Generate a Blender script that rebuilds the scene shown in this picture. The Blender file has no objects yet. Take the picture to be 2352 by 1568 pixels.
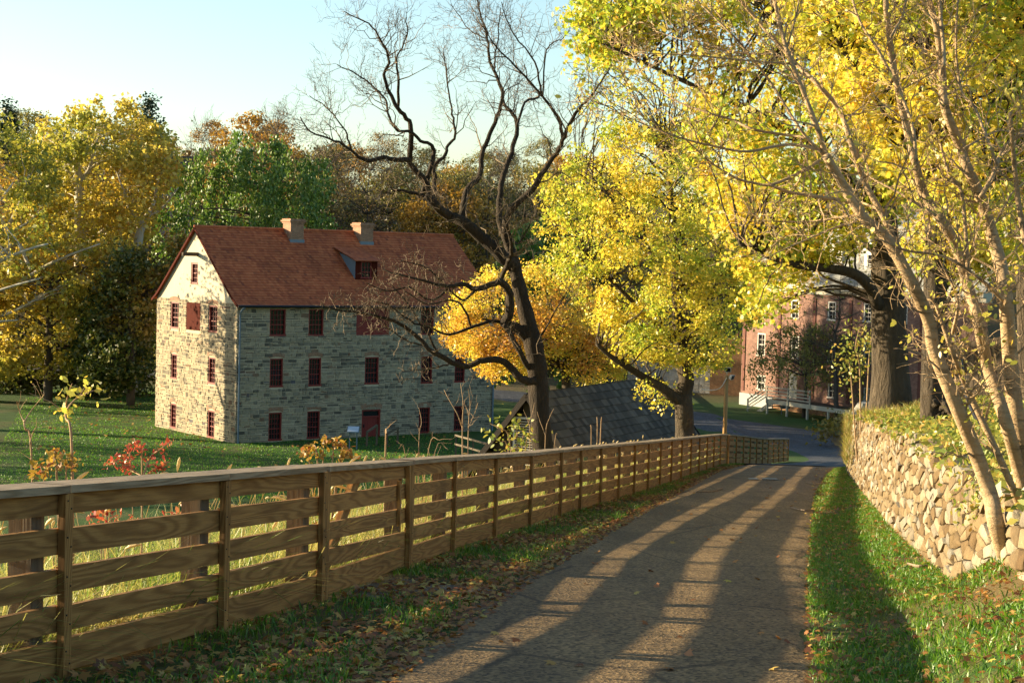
import bpy, math, random
import numpy as np
from mathutils import Vector, Matrix
random.seed(7); RNG = np.random.default_rng(11)
S = bpy.context.scene
COL = S.collection
R = math.radians
# ------------------------------------------------------------------ camera
F, CX, CY = 3900.0, 1176.0, 784.0
PITCH, ROLL, EYE = R(2.9), 0.027, 1.6
cp, sp_, cr, sr = math.cos(PITCH), math.sin(PITCH), math.cos(ROLL), math.sin(ROLL)
FW = np.array([0, cp, -sp_]); U0 = np.array([0, sp_, cp]); R0 = np.array([1.0, 0, 0])
CR = cr*R0 + sr*U0; CU = -sr*R0 + cr*U0
CAMP = np.array([0, 0, EYE])
def ray(px, py):
    return FW + (px-CX)/F*CR + (CY-py)/F*CU
def at(px, py, Y):
    d = ray(px, py); return CAMP + d*(Y/d[1])
def hit(px, py, O, N):
    d = ray(px, py); return CAMP + d*(np.dot(np.array(O)-CAMP, N)/np.dot(d, N))
cam = bpy.data.cameras.new('camera'); camo = bpy.data.objects.new('camera', cam); COL.objects.link(camo)
cam.sensor_width = 36; cam.lens = 36*F/2352; cam.clip_end = 3000; cam.clip_start = .1
M = Matrix(((CR[0], CU[0], -FW[0], 0), (CR[1], CU[1], -FW[1], 0), (CR[2], CU[2], -FW[2], EYE), (0, 0, 0, 1)))
camo.matrix_world = M; S.camera = camo
# ------------------------------------------------------------------ light
SUN_EL, SUN_AZ = R(11.2), R(-77)            # azimuth from +Y towards +X
sd = Vector((math.sin(SUN_AZ)*math.cos(SUN_EL), math.cos(SUN_AZ)*math.cos(SUN_EL), math.sin(SUN_EL)))
sl = bpy.data.lights.new('sun', 'SUN'); sl.energy = 5.0; sl.angle = R(.5); sl.color = (1.0, .81, .52)
so = bpy.data.objects.new('sun', sl); COL.objects.link(so); so.rotation_euler = sd.to_track_quat('Z', 'Y').to_euler()
so.location = (-60, 20, 40)
W = bpy.data.worlds.new('World'); S.world = W; W.use_nodes = True
wn = W.node_tree; sky = wn.nodes.new('ShaderNodeTexSky'); sky.sky_type = 'NISHITA'; sky.sun_disc = False
sky.sun_elevation = SUN_EL; sky.sun_rotation = SUN_AZ; sky.air_density = 1.0; sky.dust_density = .9; sky.ozone_density = 2.8
bg = wn.nodes['Background']; tint = wn.nodes.new('ShaderNodeMix'); tint.data_type = 'RGBA'; tint.blend_type = 'MULTIPLY'; tint.inputs[0].default_value = 1; tint.inputs[7].default_value = (1, .93, .81, 1)
wn.links.new(sky.outputs[0], tint.inputs[6]); wn.links.new(tint.outputs[2], bg.inputs[0]); bg.inputs[1].default_value = .108
S.view_settings.view_transform = 'Standard'; S.view_settings.look = 'None'
S.view_settings.exposure = 1.78; S.view_settings.gamma = 1
S.cycles.max_bounces = 5; S.cycles.transparent_max_bounces = 4; S.cycles.diffuse_bounces = 3
# ------------------------------------------------------------------ materials
class NT:
    def __init__(s, name):
        s.m = bpy.data.materials.new(name); s.m.use_nodes = True; s.t = s.m.node_tree
        s.b = s.t.nodes['Principled BSDF']; s.o = s.t.nodes['Material Output']
        s.b.inputs['Roughness'].default_value = .8; s.b.inputs['Specular IOR Level'].default_value = .25
    def n(s, typ, **kw):
        x = s.t.nodes.new('ShaderNode'+typ)
        for k, v in kw.items():
            if k.startswith('_'): setattr(x, k[1:], v)
            else:
                key = int(k[1:]) if k[0] == 'i' and k[1:].isdigit() else k.replace('__', ' ')
                if isinstance(v, bpy.types.NodeSocket): s.t.links.new(v, x.inputs[key])
                else: x.inputs[key].default_value = v
        return x
    def l(s, a, b): s.t.links.new(a, b)
    def co(s, kind='Object', scale=(1, 1, 1)):
        c = s.n('TexCoord').outputs[kind]
        return s.n('Mapping', Vector=c, Scale=scale).outputs[0]
    def pos(s, scale=(1, 1, 1)):
        return s.n('Mapping', Vector=s.n('NewGeometry').outputs['Position'], Scale=scale).outputs[0]
    def noise(s, v, sc, det=4, rough=.55, dist=0):
        return s.n('TexNoise', Vector=v, Scale=sc, Detail=det, Roughness=rough, Distortion=dist).outputs['Fac']
    def ramp(s, f, stops, interp='LINEAR'):
        r = s.n('ValToRGB'); r.color_ramp.interpolation = interp; e = r.color_ramp.elements
        while len(e) < len(stops): e.new(.5)
        for k, (p, c) in zip(e, stops):
            k.position = p; k.color = (c, c, c, 1) if isinstance(c, (int, float)) else (*c, 1)
        s.l(f, r.inputs[0]); return r.outputs[0]
    def mix(s, f, a, b, mode='MIX'):
        x = s.n('Mix', _data_type='RGBA', _blend_type=mode)
        for i, v in ((0, f), (6, a), (7, b)):
            if isinstance(v, bpy.types.NodeSocket): s.l(v, x.inputs[i])
            elif i == 0: x.inputs[0].default_value = v
            else: x.inputs[i].default_value = (*v, 1)
        return x.outputs[2]
    def isl(s): return s.n('NewGeometry').outputs['Random Per Island']
    def bump(s, h, st=.5, d=.02):
        b = s.n('Bump', Strength=st, Distance=d, Height=h); s.l(b.outputs[0], s.b.inputs['Normal'])
    def base(s, c):
        if isinstance(c, bpy.types.NodeSocket): s.l(c, s.b.inputs['Base Color'])
        else: s.b.inputs['Base Color'].default_value = (*c, 1)
        return s
def flat(name, c, rough=.7, nsc=8, var=.35, bump=.2):
    t = NT(name); f = t.noise(t.co(), nsc, 5)
    t.base(t.mix(f, tuple(x*(1-var) for x in c), tuple(min(1, x*(1+var)) for x in c))); t.b.inputs['Roughness'].default_value = rough
    if bump: t.bump(f, bump, .01)
    return t.m
def leafmat(name, stops, patch=None, psc=.35, trans=.5, lo=.42, hi=.58):
    t = NT(name); r = t.isl(); c = t.ramp(r, stops)
    if patch:
        f = t.ramp(t.noise(t.pos(), psc, 3), [(lo, 0.0), (hi, 1.0)])
        c = t.mix(f, c, t.ramp(r, patch))
    d = t.n('BsdfDiffuse', Color=c); tr = t.n('BsdfTranslucent', Color=c)
    mx = t.n('MixShader', i0=trans, i1=d.outputs[0], i2=tr.outputs[0])
    gl = t.n('BsdfGlossy', Roughness=.45, Color=(1, 1, 1, 1)); mx2 = t.n('MixShader', i0=.035, i1=mx.outputs[0], i2=gl.outputs[0])
    t.l(mx2.outputs[0], t.o.inputs[0]); return t.m
def barkmat(name, a, b, sc=6, st=1.0, dist=.03, zs=.25):
    t = NT(name); v = t.co('Object', (sc, sc, sc*zs)); f = t.noise(v, 1.6, 6, .65, .6); g = t.noise(t.co(), .8, 3)
    c = t.mix(f, a, b); t.base(t.mix(t.ramp(g, [(.4, 0.), (.65, .5)]), c, tuple(x*.6 for x in a)))
    if zs > 1: rg_ = t.ramp(t.noise(t.co('Object', (1.2, 1.2, 11)), 1.0, 3, .6), [(.56, 0.), (.66, .75)]); t.base(t.mix(rg_, t.b.inputs['Base Color'].links[0].from_socket, tuple(x*.45 for x in a)))
    t.bump(t.ramp(f, [(.35, 0.), (.6, 1.)]), st, dist); t.b.inputs['Roughness'].default_value = .9; return t.m
def stonemat(name, stops, nsc=7, st=.5):
    t = NT(name); c = t.ramp(t.isl(), stops); f = t.noise(t.co(), nsc, 6, .6); g = t.noise(t.co(), .35, 3)
    c = t.mix(t.ramp(f, [(.3, .55), (.7, 1.25)]), (0, 0, 0), c, 'MIX') if False else t.mix(1, c, t.ramp(f, [(.25, .55), (.75, 1.)]), 'MULTIPLY')
    c = t.mix(1, c, t.ramp(g, [(.3, .75), (.7, 1.)]), 'MULTIPLY')
    t.base(c); t.bump(f, st, .03); t.b.inputs['Roughness'].default_value = .9; return t.m
def brickmat(name, a, b, mortar, bw=.21, bh=.072, ms=.010, old=False):
    t = NT(name); v = t.co('UV'); k = t.n('TexBrick', Vector=v, Scale=1.0, Color1=(*a, 1), Color2=(*b, 1), Mortar=(*mortar, 1))
    k.inputs['Mortar Size'].default_value = ms; k.inputs['Brick Width'].default_value = bw; k.inputs['Row Height'].default_value = bh; k.inputs['Bias'].default_value = -.1
    g = t.noise(v, .5, 5, .6); c = t.mix(1, k.outputs[0], t.ramp(g, [(.3, .6 if old else .75), (.7, 1.)]), 'MULTIPLY')
    g2 = t.noise(v, 4, 4, .7); c = t.mix(1, c, t.ramp(g2, [(.3, .6), (.7, 1.)]), 'MULTIPLY'); t.base(c); t.bump(k.outputs['Fac'], -.4, .01); return t.m
def woodmat(name, a, b, dark, grain=1.0):
    t = NT(name); uv = t.n('TexCoord').outputs['UV']
    lv = t.noise(t.n('Mapping', Vector=uv, Scale=(.42, 4.6, 1)).outputs[0], 1.0, 2, .45, .3)
    ring = t.n('Math', _operation='SINE', i0=t.n('Math', _operation='MULTIPLY', i0=lv, i1=95.0).outputs[0]).outputs[0]; ring = t.n('MapRange', Value=ring, i1=-1.0, i2=1.0).outputs[0]
    fine = t.noise(t.n('Mapping', Vector=uv, Scale=(4, 120, 1)).outputs[0], 1, 4, .7)
    blot = t.noise(t.n('Mapping', Vector=uv, Scale=(.8, 3, 1)).outputs[0], 1.6, 4, .6)
    r = t.isl()
    c = t.mix(t.ramp(ring, [(.0, 0.15), (.8, .9)]), a, b); c = t.mix(t.ramp(fine, [(.45, 0.), (.75, .55)]), c, dark)
    c = t.mix(t.ramp(blot, [(.5, 0.), (.75, .6)]), c, dark); c = t.mix(1, c, t.ramp(r, [(0, .68), (1, 1.)]), 'MULTIPLY')
    t.base(c); t.bump(t.mix(.5, ring, fine), .35*grain, .006); t.b.inputs['Roughness'].default_value = .75; return t.m
MT = {}
MT['stone'] = stonemat('limestone', [(0, (.13, .115, .085)), (.18, (.23, .20, .145)), (.4, (.38, .32, .21)), (.6, (.44, .365, .235)), (.8, (.32, .275, .195)), (.93, (.50, .41, .265)), (.985, (.22, .13, .08)), (1, (.13, .13, .14))])
MT['mortar'] = flat('mortar', (.46, .385, .26), .95, 12, .2, .3)
MT['plaster'] = flat('plaster', (.44, .385, .28), .9, 1.2, .12, .1)
MT['dry_stone'] = stonemat('fieldstone', [(0, (.13, .080, .034)), (.25, (.22, .150, .070)), (.45, (.30, .225, .125)), (.62, (.17, .115, .055)), (.75, (.27, .245, .19)), (.9, (.36, .29, .18)), (1, (.44, .39, .29))], 9, .9)
MT['dry_core'] = flat('wall_core', (.13, .095, .055), .95, 9, .4)
def tilemat(name, stops, nsc=.5):
    t = NT(name); c = t.ramp(t.isl(), stops); g = t.noise(t.co(), nsc, 5, .65)
    t.base(t.mix(1, c, t.ramp(g, [(.3, .62), (.72, 1.)]), 'MULTIPLY')); t.bump(t.noise(t.co(), 30, 3), .15, .01); return t.m
MT['tile'] = tilemat('clay_tile', [(0, (.34, .080, .030)), (.25, (.45, .112, .040)), (.6, (.50, .132, .046)), (.95, (.56, .16, .056)), (1, (.24, .06, .028))])
MT['shingle'] = tilemat('wood_shingle', [(0, (.055, .040, .026)), (.5, (.095, .072, .048)), (1, (.15, .12, .088))], .4)
MT['slate'] = tilemat('slate', [(0, (.16, .16, .15)), (1, (.30, .30, .27))])
MT['red'] = flat('red_paint', (.17, .018, .012), .5, 5, .2, .05)
MT['redwood'] = flat('red_boards', (.060, .010, .005), .8, 3, .3, .1)
MT['redwood'].node_tree.nodes['Principled BSDF'].inputs['Specular IOR Level'].default_value = .05
MT['white'] = flat('white_paint', (.46, .43, .37), .5, 5, .08, .05)
MT['cream'] = flat('cream_paint', (.42, .38, .29), .6, 5, .1, .05)
MT['blue_grey'] = flat('zinc', (.13, .17, .20), .4, 5, .15, 0)
MT['black'] = flat('black_plastic', (.012, .012, .013), .35, 5, .2, 0)
MT['chim'] = brickmat('chimney_brick', (.33, .14, .065), (.42, .20, .095), (.36, .30, .22))
MT['brick'] = brickmat('red_brick', (.25, .105, .072), (.34, .17, .12), (.34, .25, .19), .24, .09, .010, True)
MT['oldbrick'] = brickmat('old_brick', (.34, .13, .045), (.42, .20, .08), (.34, .25, .14), .3, .11, .02, True)
MT['concrete'] = flat('concrete', (.32, .32, .31), .9, 2, .15, .1)
MT['wood'] = woodmat('fence_wood', (.24, .108, .026), (.45, .235, .068), (.10, .044, .013))
MT['cap'] = woodmat('weathered_cap', (.24, .165, .09), (.42, .31, .19), (.09, .06, .035))
MT['post'] = woodmat('grey_post', (.10, .075, .045), (.17, .135, .085), (.04, .035, .03))
MT['oldwood'] = woodmat('old_boards', (.065, .045, .028), (.11, .08, .05), (.025, .018, .012))
MT['shadewood'] = woodmat('shaded_boards', (.016, .011, .007), (.026, .018, .011), (.009, .006, .004))  # old boards darkened: shade on the shed's rake boards put into the colour
MT['polewood'] = woodmat('pole_wood', (.30, .16, .05), (.40, .23, .08), (.2, .1, .04))
MT['bark'] = barkmat('walnut_bark', (.022, .016, .011), (.080, .058, .036), 7, 1.0, .05)
MT['mbark'] = barkmat('maple_bark', (.035, .027, .018), (.13, .10, .066), 6, 1.0, .05)
MT['palebark'] = barkmat('pale_bark', (.30, .20, .105), (.52, .38, .22), 9, .7, .012, 2.2)
MT['sycbark'] = barkmat('sycamore_bark', (.30, .27, .20), (.55, .51, .42), 1.0, .3, .02, .5)
MT['twig'] = flat('twig_bark', (.24, .175, .11), .8, 9, .3, 0)
MT['walnut_twig'] = flat('walnut_twig', (.15, .11, .07), .8, 9, .3, 0)
MT['farbark'] = flat('far_bark', (.075, .06, .045), .9, 3, .3, 0)
MT['stem'] = flat('stem', (.30, .20, .11), .8, 9, .3, 0)
t = NT('glass'); t.base((.012, .012, .014)); t.b.inputs['Roughness'].default_value = .06; t.b.inputs['Specular IOR Level'].default_value = .6
t.bump(t.noise(t.co(), 1.5, 2), .05, .05); MT['glass'] = t.m
Y1, Y2, Y3 = (.76, .59, .06), (.84, .69, .085), (.74, .46, .05)
G1, G2 = (.22, .34, .025), (.42, .50, .05)
O1, O2 = (.52, .22, .03), (.60, .30, .04)
MT['maple'] = leafmat('maple_leaf', [(0, G2), (.2, (.52, .44, .05)), (.5, Y1), (.8, Y2), (1, Y3)], [(0, G1), (.5, G2), (1, (.50, .45, .05))], .42, .55, .45, .60)
MT['maple2'] = leafmat('gold_leaf', [(0, (.46, .42, .05)), (.4, Y1), (.85, Y2), (1, O2)], [(0, G1), (.5, G2), (.9, Y1), (1, O2)], .34, .55, .42, .56)
MT['orange'] = leafmat('orange_leaf', [(0, G2), (.3, Y1), (.6, Y2), (1, O2)], [(0, O1), (.6, O2), (1, Y3)], .25, .5, .46, .58)
MT['syc'] = leafmat('sycamore_leaf', [(0, (.38, .24, .035)), (.3, (.55, .43, .055)), (.7, (.70, .56, .085)), (1, (.50, .29, .04))], [(0, (.16, .20, .025)), (.5, (.34, .34, .045)), (1, (.50, .44, .06))], .13, .5, .44, .60)
MT['understory'] = leafmat('understory_leaf', [(0, (.035, .065, .012)), (.5, (.08, .11, .018)), (1, (.17, .16, .025))], [(0, (.22, .14, .025)), (1, (.34, .25, .035))], .18, .35, .52, .64)
MT['willow'] = leafmat('willow_leaf', [(0, (.05, .12, .014)), (.5, (.10, .19, .022)), (1, (.20, .28, .04))], None, .3, .35)
MT['ivy'] = leafmat('ivy_leaf', [(0, (.03, .07, .012)), (1, (.09, .14, .02))], None, .3, .3)
MT['conifer'] = leafmat('conifer_needles', [(0, (.015, .035, .014)), (1, (.035, .06, .022))], None, .3, .1)
MT['russet'] = leafmat('russet_leaf', [(0, (.17, .11, .035)), (.5, (.28, .19, .045)), (1, (.36, .25, .05))], [(0, (.10, .09, .03)), (1, (.17, .14, .04))], .08, .35)
MT['olive'] = leafmat('olive_leaf', [(0, (.13, .13, .03)), (.5, (.22, .20, .04)), (1, (.34, .28, .05))], None, .1, .35)
MT['goldfar'] = leafmat('far_gold_leaf', [(0, (.28, .17, .03)), (.6, (.44, .26, .03)), (1, (.36, .17, .025))], None, .1, .4)
MT['wilbrown'] = leafmat('weeping_leaf', [(0, (.13, .14, .025)), (1, (.28, .26, .045))], None, .3, .4)
MT['paleleaf'] = leafmat('pale_leaf', [(0, (.40, .40, .06)), (.6, (.58, .52, .08)), (1, (.60, .42, .06))], None, .3, .45)
MT['redleaf'] = leafmat('red_leaf', [(0, (.34, .04, .025)), (.6, (.44, .09, .04)), (1, (.5, .22, .08))], None, .3, .4)
MT['fernleaf'] = leafmat('fern_leaf', [(0, (.25, .17, .03)), (.6, (.40, .26, .035)), (1, (.30, .07, .03))], None, .3, .4)
MT['grass'] = leafmat('grass_blade', [(0, (.045, .14, .007)), (.6, (.10, .24, .012)), (1, (.24, .33, .03))], [(0, (.10, .13, .02)), (1, (.2, .19, .04))], .8, .4, .55, .7)
MT['lawn'] = leafmat('lawn_blade', [(0, (.04, .15, .006)), (.6, (.10, .26, .010)), (1, (.22, .33, .02))], None, .3, .5)
MT['drygrass'] = leafmat('dry_grass', [(0, (.34, .30, .08)), (.5, (.50, .42, .14)), (.8, (.58, .48, .19)), (1, (.22, .26, .05))], [(0, (.10, .20, .02)), (.6, (.20, .27, .04)), (1, (.42, .38, .10))], .45, .5, .38, .54)
MT['foxtail'] = leafmat('seed_head', [(0, (.55, .44, .20)), (1, (.66, .55, .30))], None, .3, .5)
MT['litter'] = leafmat('fallen_leaf', [(0, (.16, .055, .018)), (.35, (.30, .12, .03)), (.7, (.40, .20, .05)), (.92, (.46, .33, .08)), (1, (.5, .42, .08))], None, .3, .3)
MT['cover'] = leafmat('ground_cover', [(0, (.16, .22, .03)), (.4, (.30, .32, .05)), (.75, (.46, .38, .07)), (1, (.44, .24, .05))], [(0, (.09, .15, .02)), (1, (.24, .28, .04))], .7, .4, .5, .65)
# ------------------------------------------------------------------ mesh builder
class MB:
    def __init__(s): s.V = []; s.F = []; s.I = []; s.UV = []; s.k = 0; s.arr = []
    def add(s, vs, fs, mi=0, uvs=None):
        k = len(s.V); s.V.extend([tuple(map(float, v)) for v in vs])
        for j, f in enumerate(fs):
            s.F.append([k+i for i in f]); s.I.append(mi); s.UV.append(uvs[j] if uvs else None)
    def quad(s, a, b, c, d, mi=0, uv=None): s.add([a, b, c, d], [(0, 1, 2, 3)], mi, [uv] if uv else None)
    def beam(s, p0, p1, w, h, mi=0, side=None, up=(0, 0, 1)):
        """box from p0 to p1; w sideways, h along up; UV u along the length in metres"""
        p0 = np.array(p0, float); p1 = np.array(p1, float); d = p1-p0; L = np.linalg.norm(d); d = d/L
        upv = np.array(up, float)
        sdv = np.cross(d, upv) if side is None else np.array(side, float); sdv /= np.linalg.norm(sdv)
        uu = np.cross(sdv, d); uu /= np.linalg.norm(uu)
        vs = [p+sdv*a*w/2+uu*b*h/2 for p in (p0, p1) for a, b in ((-1, -1), (1, -1), (1, 1), (-1, 1))]
        o = random.random()*50; q = random.random()*50
        fs = [(0, 1, 5, 4), (1, 2, 6, 5), (2, 3, 7, 6), (3, 0, 4, 7), (3, 2, 1, 0), (4, 5, 6, 7)]
        dims = [w, h, w, h]; uvs = []; acc = 0
        for k in range(4):
            a0, a1 = q+acc, q+acc+dims[k]; acc += dims[k]+.01
            uvs.append([(o, a0), (o, a1), (o+L, a1), (o+L, a0)])
        uvs += [[(o, q), (o+.05, q), (o+.05, q+h), (o, q+h)]]*2
        s.add(vs, fs, mi, uvs); return s
    def box(s, c, size, ux=(1, 0, 0), mi=0):
        ux = np.array(ux, float); ux /= np.linalg.norm(ux); uy = np.cross((0, 0, 1), ux); c = np.array(c, float)
        s.beam(c-ux*size[0]/2, c+ux*size[0]/2, size[1], size[2], mi, side=uy); return s
    def tube(s, pts, rad, n=6, mi=0, cap=True):
        pts = np.array(pts, float); m = len(pts); rad = np.broadcast_to(np.array(rad, float), (m,))
        tg = np.gradient(pts, axis=0); tg /= np.linalg.norm(tg, axis=1)[:, None]+1e-9
        ref = np.array([0, 0, 1.0]) if abs(tg[0][2]) < .9 else np.array([1.0, 0, 0])
        nn = np.cross(tg[0], ref); nn /= np.linalg.norm(nn); k = len(s.V)
        an = np.arange(n)*2*math.pi/n; ca, sa = np.cos(an), np.sin(an)
        for i in range(m):
            nn = nn-tg[i]*np.dot(nn, tg[i]); nn /= np.linalg.norm(nn)+1e-9; bb = np.cross(tg[i], nn)
            for v in pts[i]+rad[i]*(ca[:, None]*nn+sa[:, None]*bb): s.V.append(tuple(v))
        for i in range(m-1):
            for j in range(n):
                a, b = k+i*n+j, k+i*n+(j+1) % n
                s.F.append([a, b, b+n, a+n]); s.I.append(mi); s.UV.append(None)
        if cap and n > 3:
            s.F.append([k+j for j in range(n)][::-1]); s.F.append([k+(m-1)*n+j for j in range(n)]); s.I += [mi, mi]; s.UV += [None, None]
        return s
    def build(s, name, mats, parent=None, smooth=False):
        if not isinstance(mats, (list, tuple)): mats = [mats]
        me = bpy.data.meshes.new(name); off = np.array(parent.location) if parent is not None else np.zeros(3)
        if parent is not None and parent.parent is not None: off = off+np.array(parent.parent.location)
        V = np.array(s.V)-off
        me.from_pydata(V.tolist(), [], s.F)
        for m in mats: me.materials.append(MT[m] if isinstance(m, str) else m)
        me.polygons.foreach_set('material_index', s.I)
        if any(u is not None for u in s.UV):
            ul = me.uv_layers.new(); flatuv = []
            for f, u in zip(s.F, s.UV): flatuv.extend(u if u is not None else [(0, 0)]*len(f))
            ul.data.foreach_set('uv', np.array(flatuv, dtype=np.float32).ravel())
        if smooth: me.polygons.foreach_set('use_smooth', [True]*len(s.F))
        return link(name, me, parent)
def link(name, me, parent=None):
    o = bpy.data.objects.new(name, me); COL.objects.link(o)
    if parent is not None: o.parent = parent
    return o
def npmesh(name, V, k, mat, parent=None, off=None):
    """V: (n*k,3) polygons of k own vertices each"""
    me = bpy.data.meshes.new(name); V = np.asarray(V, dtype=np.float32)
    if parent is not None:
        V = V-np.array(parent.location, dtype=np.float32)
    if k == 'blade':                                     # six shared vertices, two quads
        nv = len(V); nb = nv//6; idx = (np.arange(nb)[:, None]*6+np.array([[0, 1, 2, 5, 5, 2, 3, 4]])).ravel().astype(np.int32)
        me.vertices.add(nv); me.vertices.foreach_set('co', V.ravel()); me.loops.add(len(idx)); me.loops.foreach_set('vertex_index', idx)
        me.polygons.add(nb*2); me.polygons.foreach_set('loop_start', np.arange(0, len(idx), 4, dtype=np.int32)); me.polygons.foreach_set('loop_total', np.full(nb*2, 4, dtype=np.int32))
        me.materials.append(MT[mat]); me.update(calc_edges=True); return link(name, me, parent)
    nv = len(V); nf = nv//k
    me.vertices.add(nv); me.vertices.foreach_set('co', V.ravel())
    me.loops.add(nv); me.loops.foreach_set('vertex_index', np.arange(nv, dtype=np.int32))
    me.polygons.add(nf); me.polygons.foreach_set('loop_start', np.arange(0, nv, k, dtype=np.int32)); me.polygons.foreach_set('loop_total', np.full(nf, k, dtype=np.int32))
    me.materials.append(MT[mat]); me.update(calc_edges=True)
    return link(name, me, parent)
def tag(o, label=None, cat=None, group=None, kind=None):
    if label: o['label'] = label
    if cat: o['category'] = cat
    if group: o['group'] = group
    if kind: o['kind'] = kind
    return o
def thing(name, label, cat, loc=(0, 0, 0), group=None):
    o = bpy.data.objects.new(name, None); COL.objects.link(o); o.location = tuple(map(float, loc)); o.empty_display_size = .2
    return tag(o, label, cat, group)
def dup(root, loc, rz=0, sc=(1, 1, 1), label=None):
    r = root.copy(); COL.objects.link(r); r.location = loc; r.rotation_euler = (0, 0, rz); r.scale = sc
    if label: r['label'] = label
    for ch in root.children:
        c = ch.copy(); COL.objects.link(c); c.parent = r
    return r
# ------------------------------------------------------------------ leaves
LEAF = {'diamond': [(.5, 0, 0), (.05, .32, .08), (-.5, 0, 0), (.05, -.32, .08)],
        'maple': [(.55, 0, -.05), (.22, .14, .03), (.30, .42, -.06), (.0, .26, .04), (-.30, .44, -.05), (-.30, .08, .05), (-.5, 0, 0), (-.30, -.08, .05), (-.30, -.44, -.05), (0, -.26, .04), (.30, -.42, -.06), (.22, -.14, .03)],
        'oval': [(.5, 0, -.06), (.2, .22, .04), (-.2, .24, .05), (-.5, 0, 0), (-.2, -.24, .05), (.2, -.22, .04)],
        'blade': [(.5, 0, 0), (-.5, .06, 0), (-.5, -.06, 0)]}
def frames(n, updir=.4, rng=RNG):
    nn = rng.normal(size=(n, 3)); nn[:, 2] += updir*1.5; nn /= np.linalg.norm(nn, axis=1)[:, None]
    t = rng.normal(size=(n, 3)); t -= nn*np.sum(t*nn, axis=1)[:, None]; t /= np.linalg.norm(t, axis=1)[:, None]
    return nn, t, np.cross(nn, t)
def leaves(C, size, shape='diamond', updir=.4, droop=None, rng=RNG):
    C = np.asarray(C); n = len(C); nn, t, b = frames(n, updir, rng)
    if droop is not None:
        t = rng.normal(size=(n, 3))*droop; t[:, 2] -= 1; t /= np.linalg.norm(t, axis=1)[:, None]
        b = np.cross(nn, t); b /= np.linalg.norm(b, axis=1)[:, None]+1e-9; nn = np.cross(t, b)
    s = size*rng.uniform(.45, 1.3, n)[:, None, None]
    P = np.array(LEAF[shape])
    V = C[:, None, :]+s*(P[None, :, 0:1]*t[:, None, :]+P[None, :, 1:2]*b[:, None, :]+P[None, :, 2:3]*nn[:, None, :])
    return V.reshape(-1, 3), len(P)
def inside(poly, x, y):
    c = False; j = len(poly)-1
    for i in range(len(poly)):
        (xi, yi), (xj, yj) = poly[i], poly[j]
        if (yi > y) != (yj > y) and x < (xj-xi)*(y-yi)/(yj-yi)+xi: c = not c
        j = i
    return c
def polydist(poly, x, y):
    m = 1e9
    for i in range(len(poly)):
        a = np.array(poly[i-1], float); b = np.array(poly[i], float); p = np.array((x, y))
        tt = np.clip(np.dot(p-a, b-a)/(np.dot(b-a, b-a)+1e-9), 0, 1); m = min(m, np.linalg.norm(p-a-tt*(b-a)))
    return m
def crown_points(poly, Y, depth, n, rng):
    """cluster centres filling a crown: outline of its cross-section at distance Y, rounded in depth"""
    xs = [p[0] for p in poly]; ys = [p[1] for p in poly]; out = []; half = min(max(xs)-min(xs), max(ys)-min(ys))*.35
    while len(out) < n:
        x, y = rng.uniform(min(xs), max(xs)), rng.uniform(min(ys), max(ys))
        if not inside(poly, x, y): continue
        d = min(1, polydist(poly, x, y)/half); dep = depth*math.sqrt(max(.06, 1-(1-d)**2))
        u = rng.uniform(-1, 1); u = math.copysign(abs(u)**.6, u)
        out.append(at(x, y, Y+dep*u))
    return np.array(out)
def spray(C, rad, per, rng, flat_=.6):
    n = len(C); k = int(per)
    d = rng.normal(size=(n, k, 3)); d /= np.linalg.norm(d, axis=2)[:, :, None]; r = rng.uniform(0, 1, (n, k, 1))**.5
    rr = rad*rng.uniform(.6, 1.35, (n, 1, 1)); d[:, :, 2] *= flat_
    return (C[:, None, :]+d*r*rr).reshape(-1, 3)
def crom(P, n=6):
    P = [np.array(p, float) for p in P]; Q = [2*P[0]-P[1]]+P+[2*P[-1]-P[-2]]; out = []
    for i in range(1, len(Q)-2):
        for k in range(n):
            u = k/n; a, b, c, d = Q[i-1], Q[i], Q[i+1], Q[i+2]
            out.append(.5*((2*b)+(-a+c)*u+(2*a-5*b+4*c-d)*u*u+(-a+3*b-3*c+d)*u**3))
    out.append(P[-1]); return np.array(out)
def wiggle(p0, p1, n, amp, rng, sag=0):
    u = np.linspace(0, 1, n)[:, None]; P = np.array(p0)*(1-u)+np.array(p1)*u; L = np.linalg.norm(np.array(p1)-np.array(p0))
    j = rng.normal(size=(n, 3))*amp*L; j[0] = 0; j = np.cumsum(j, axis=0)/math.sqrt(n); j -= u*j[-1]
    P = P+j; P[:, 2] += sag*L*np.sin(u[:, 0]*math.pi); return P
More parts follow.
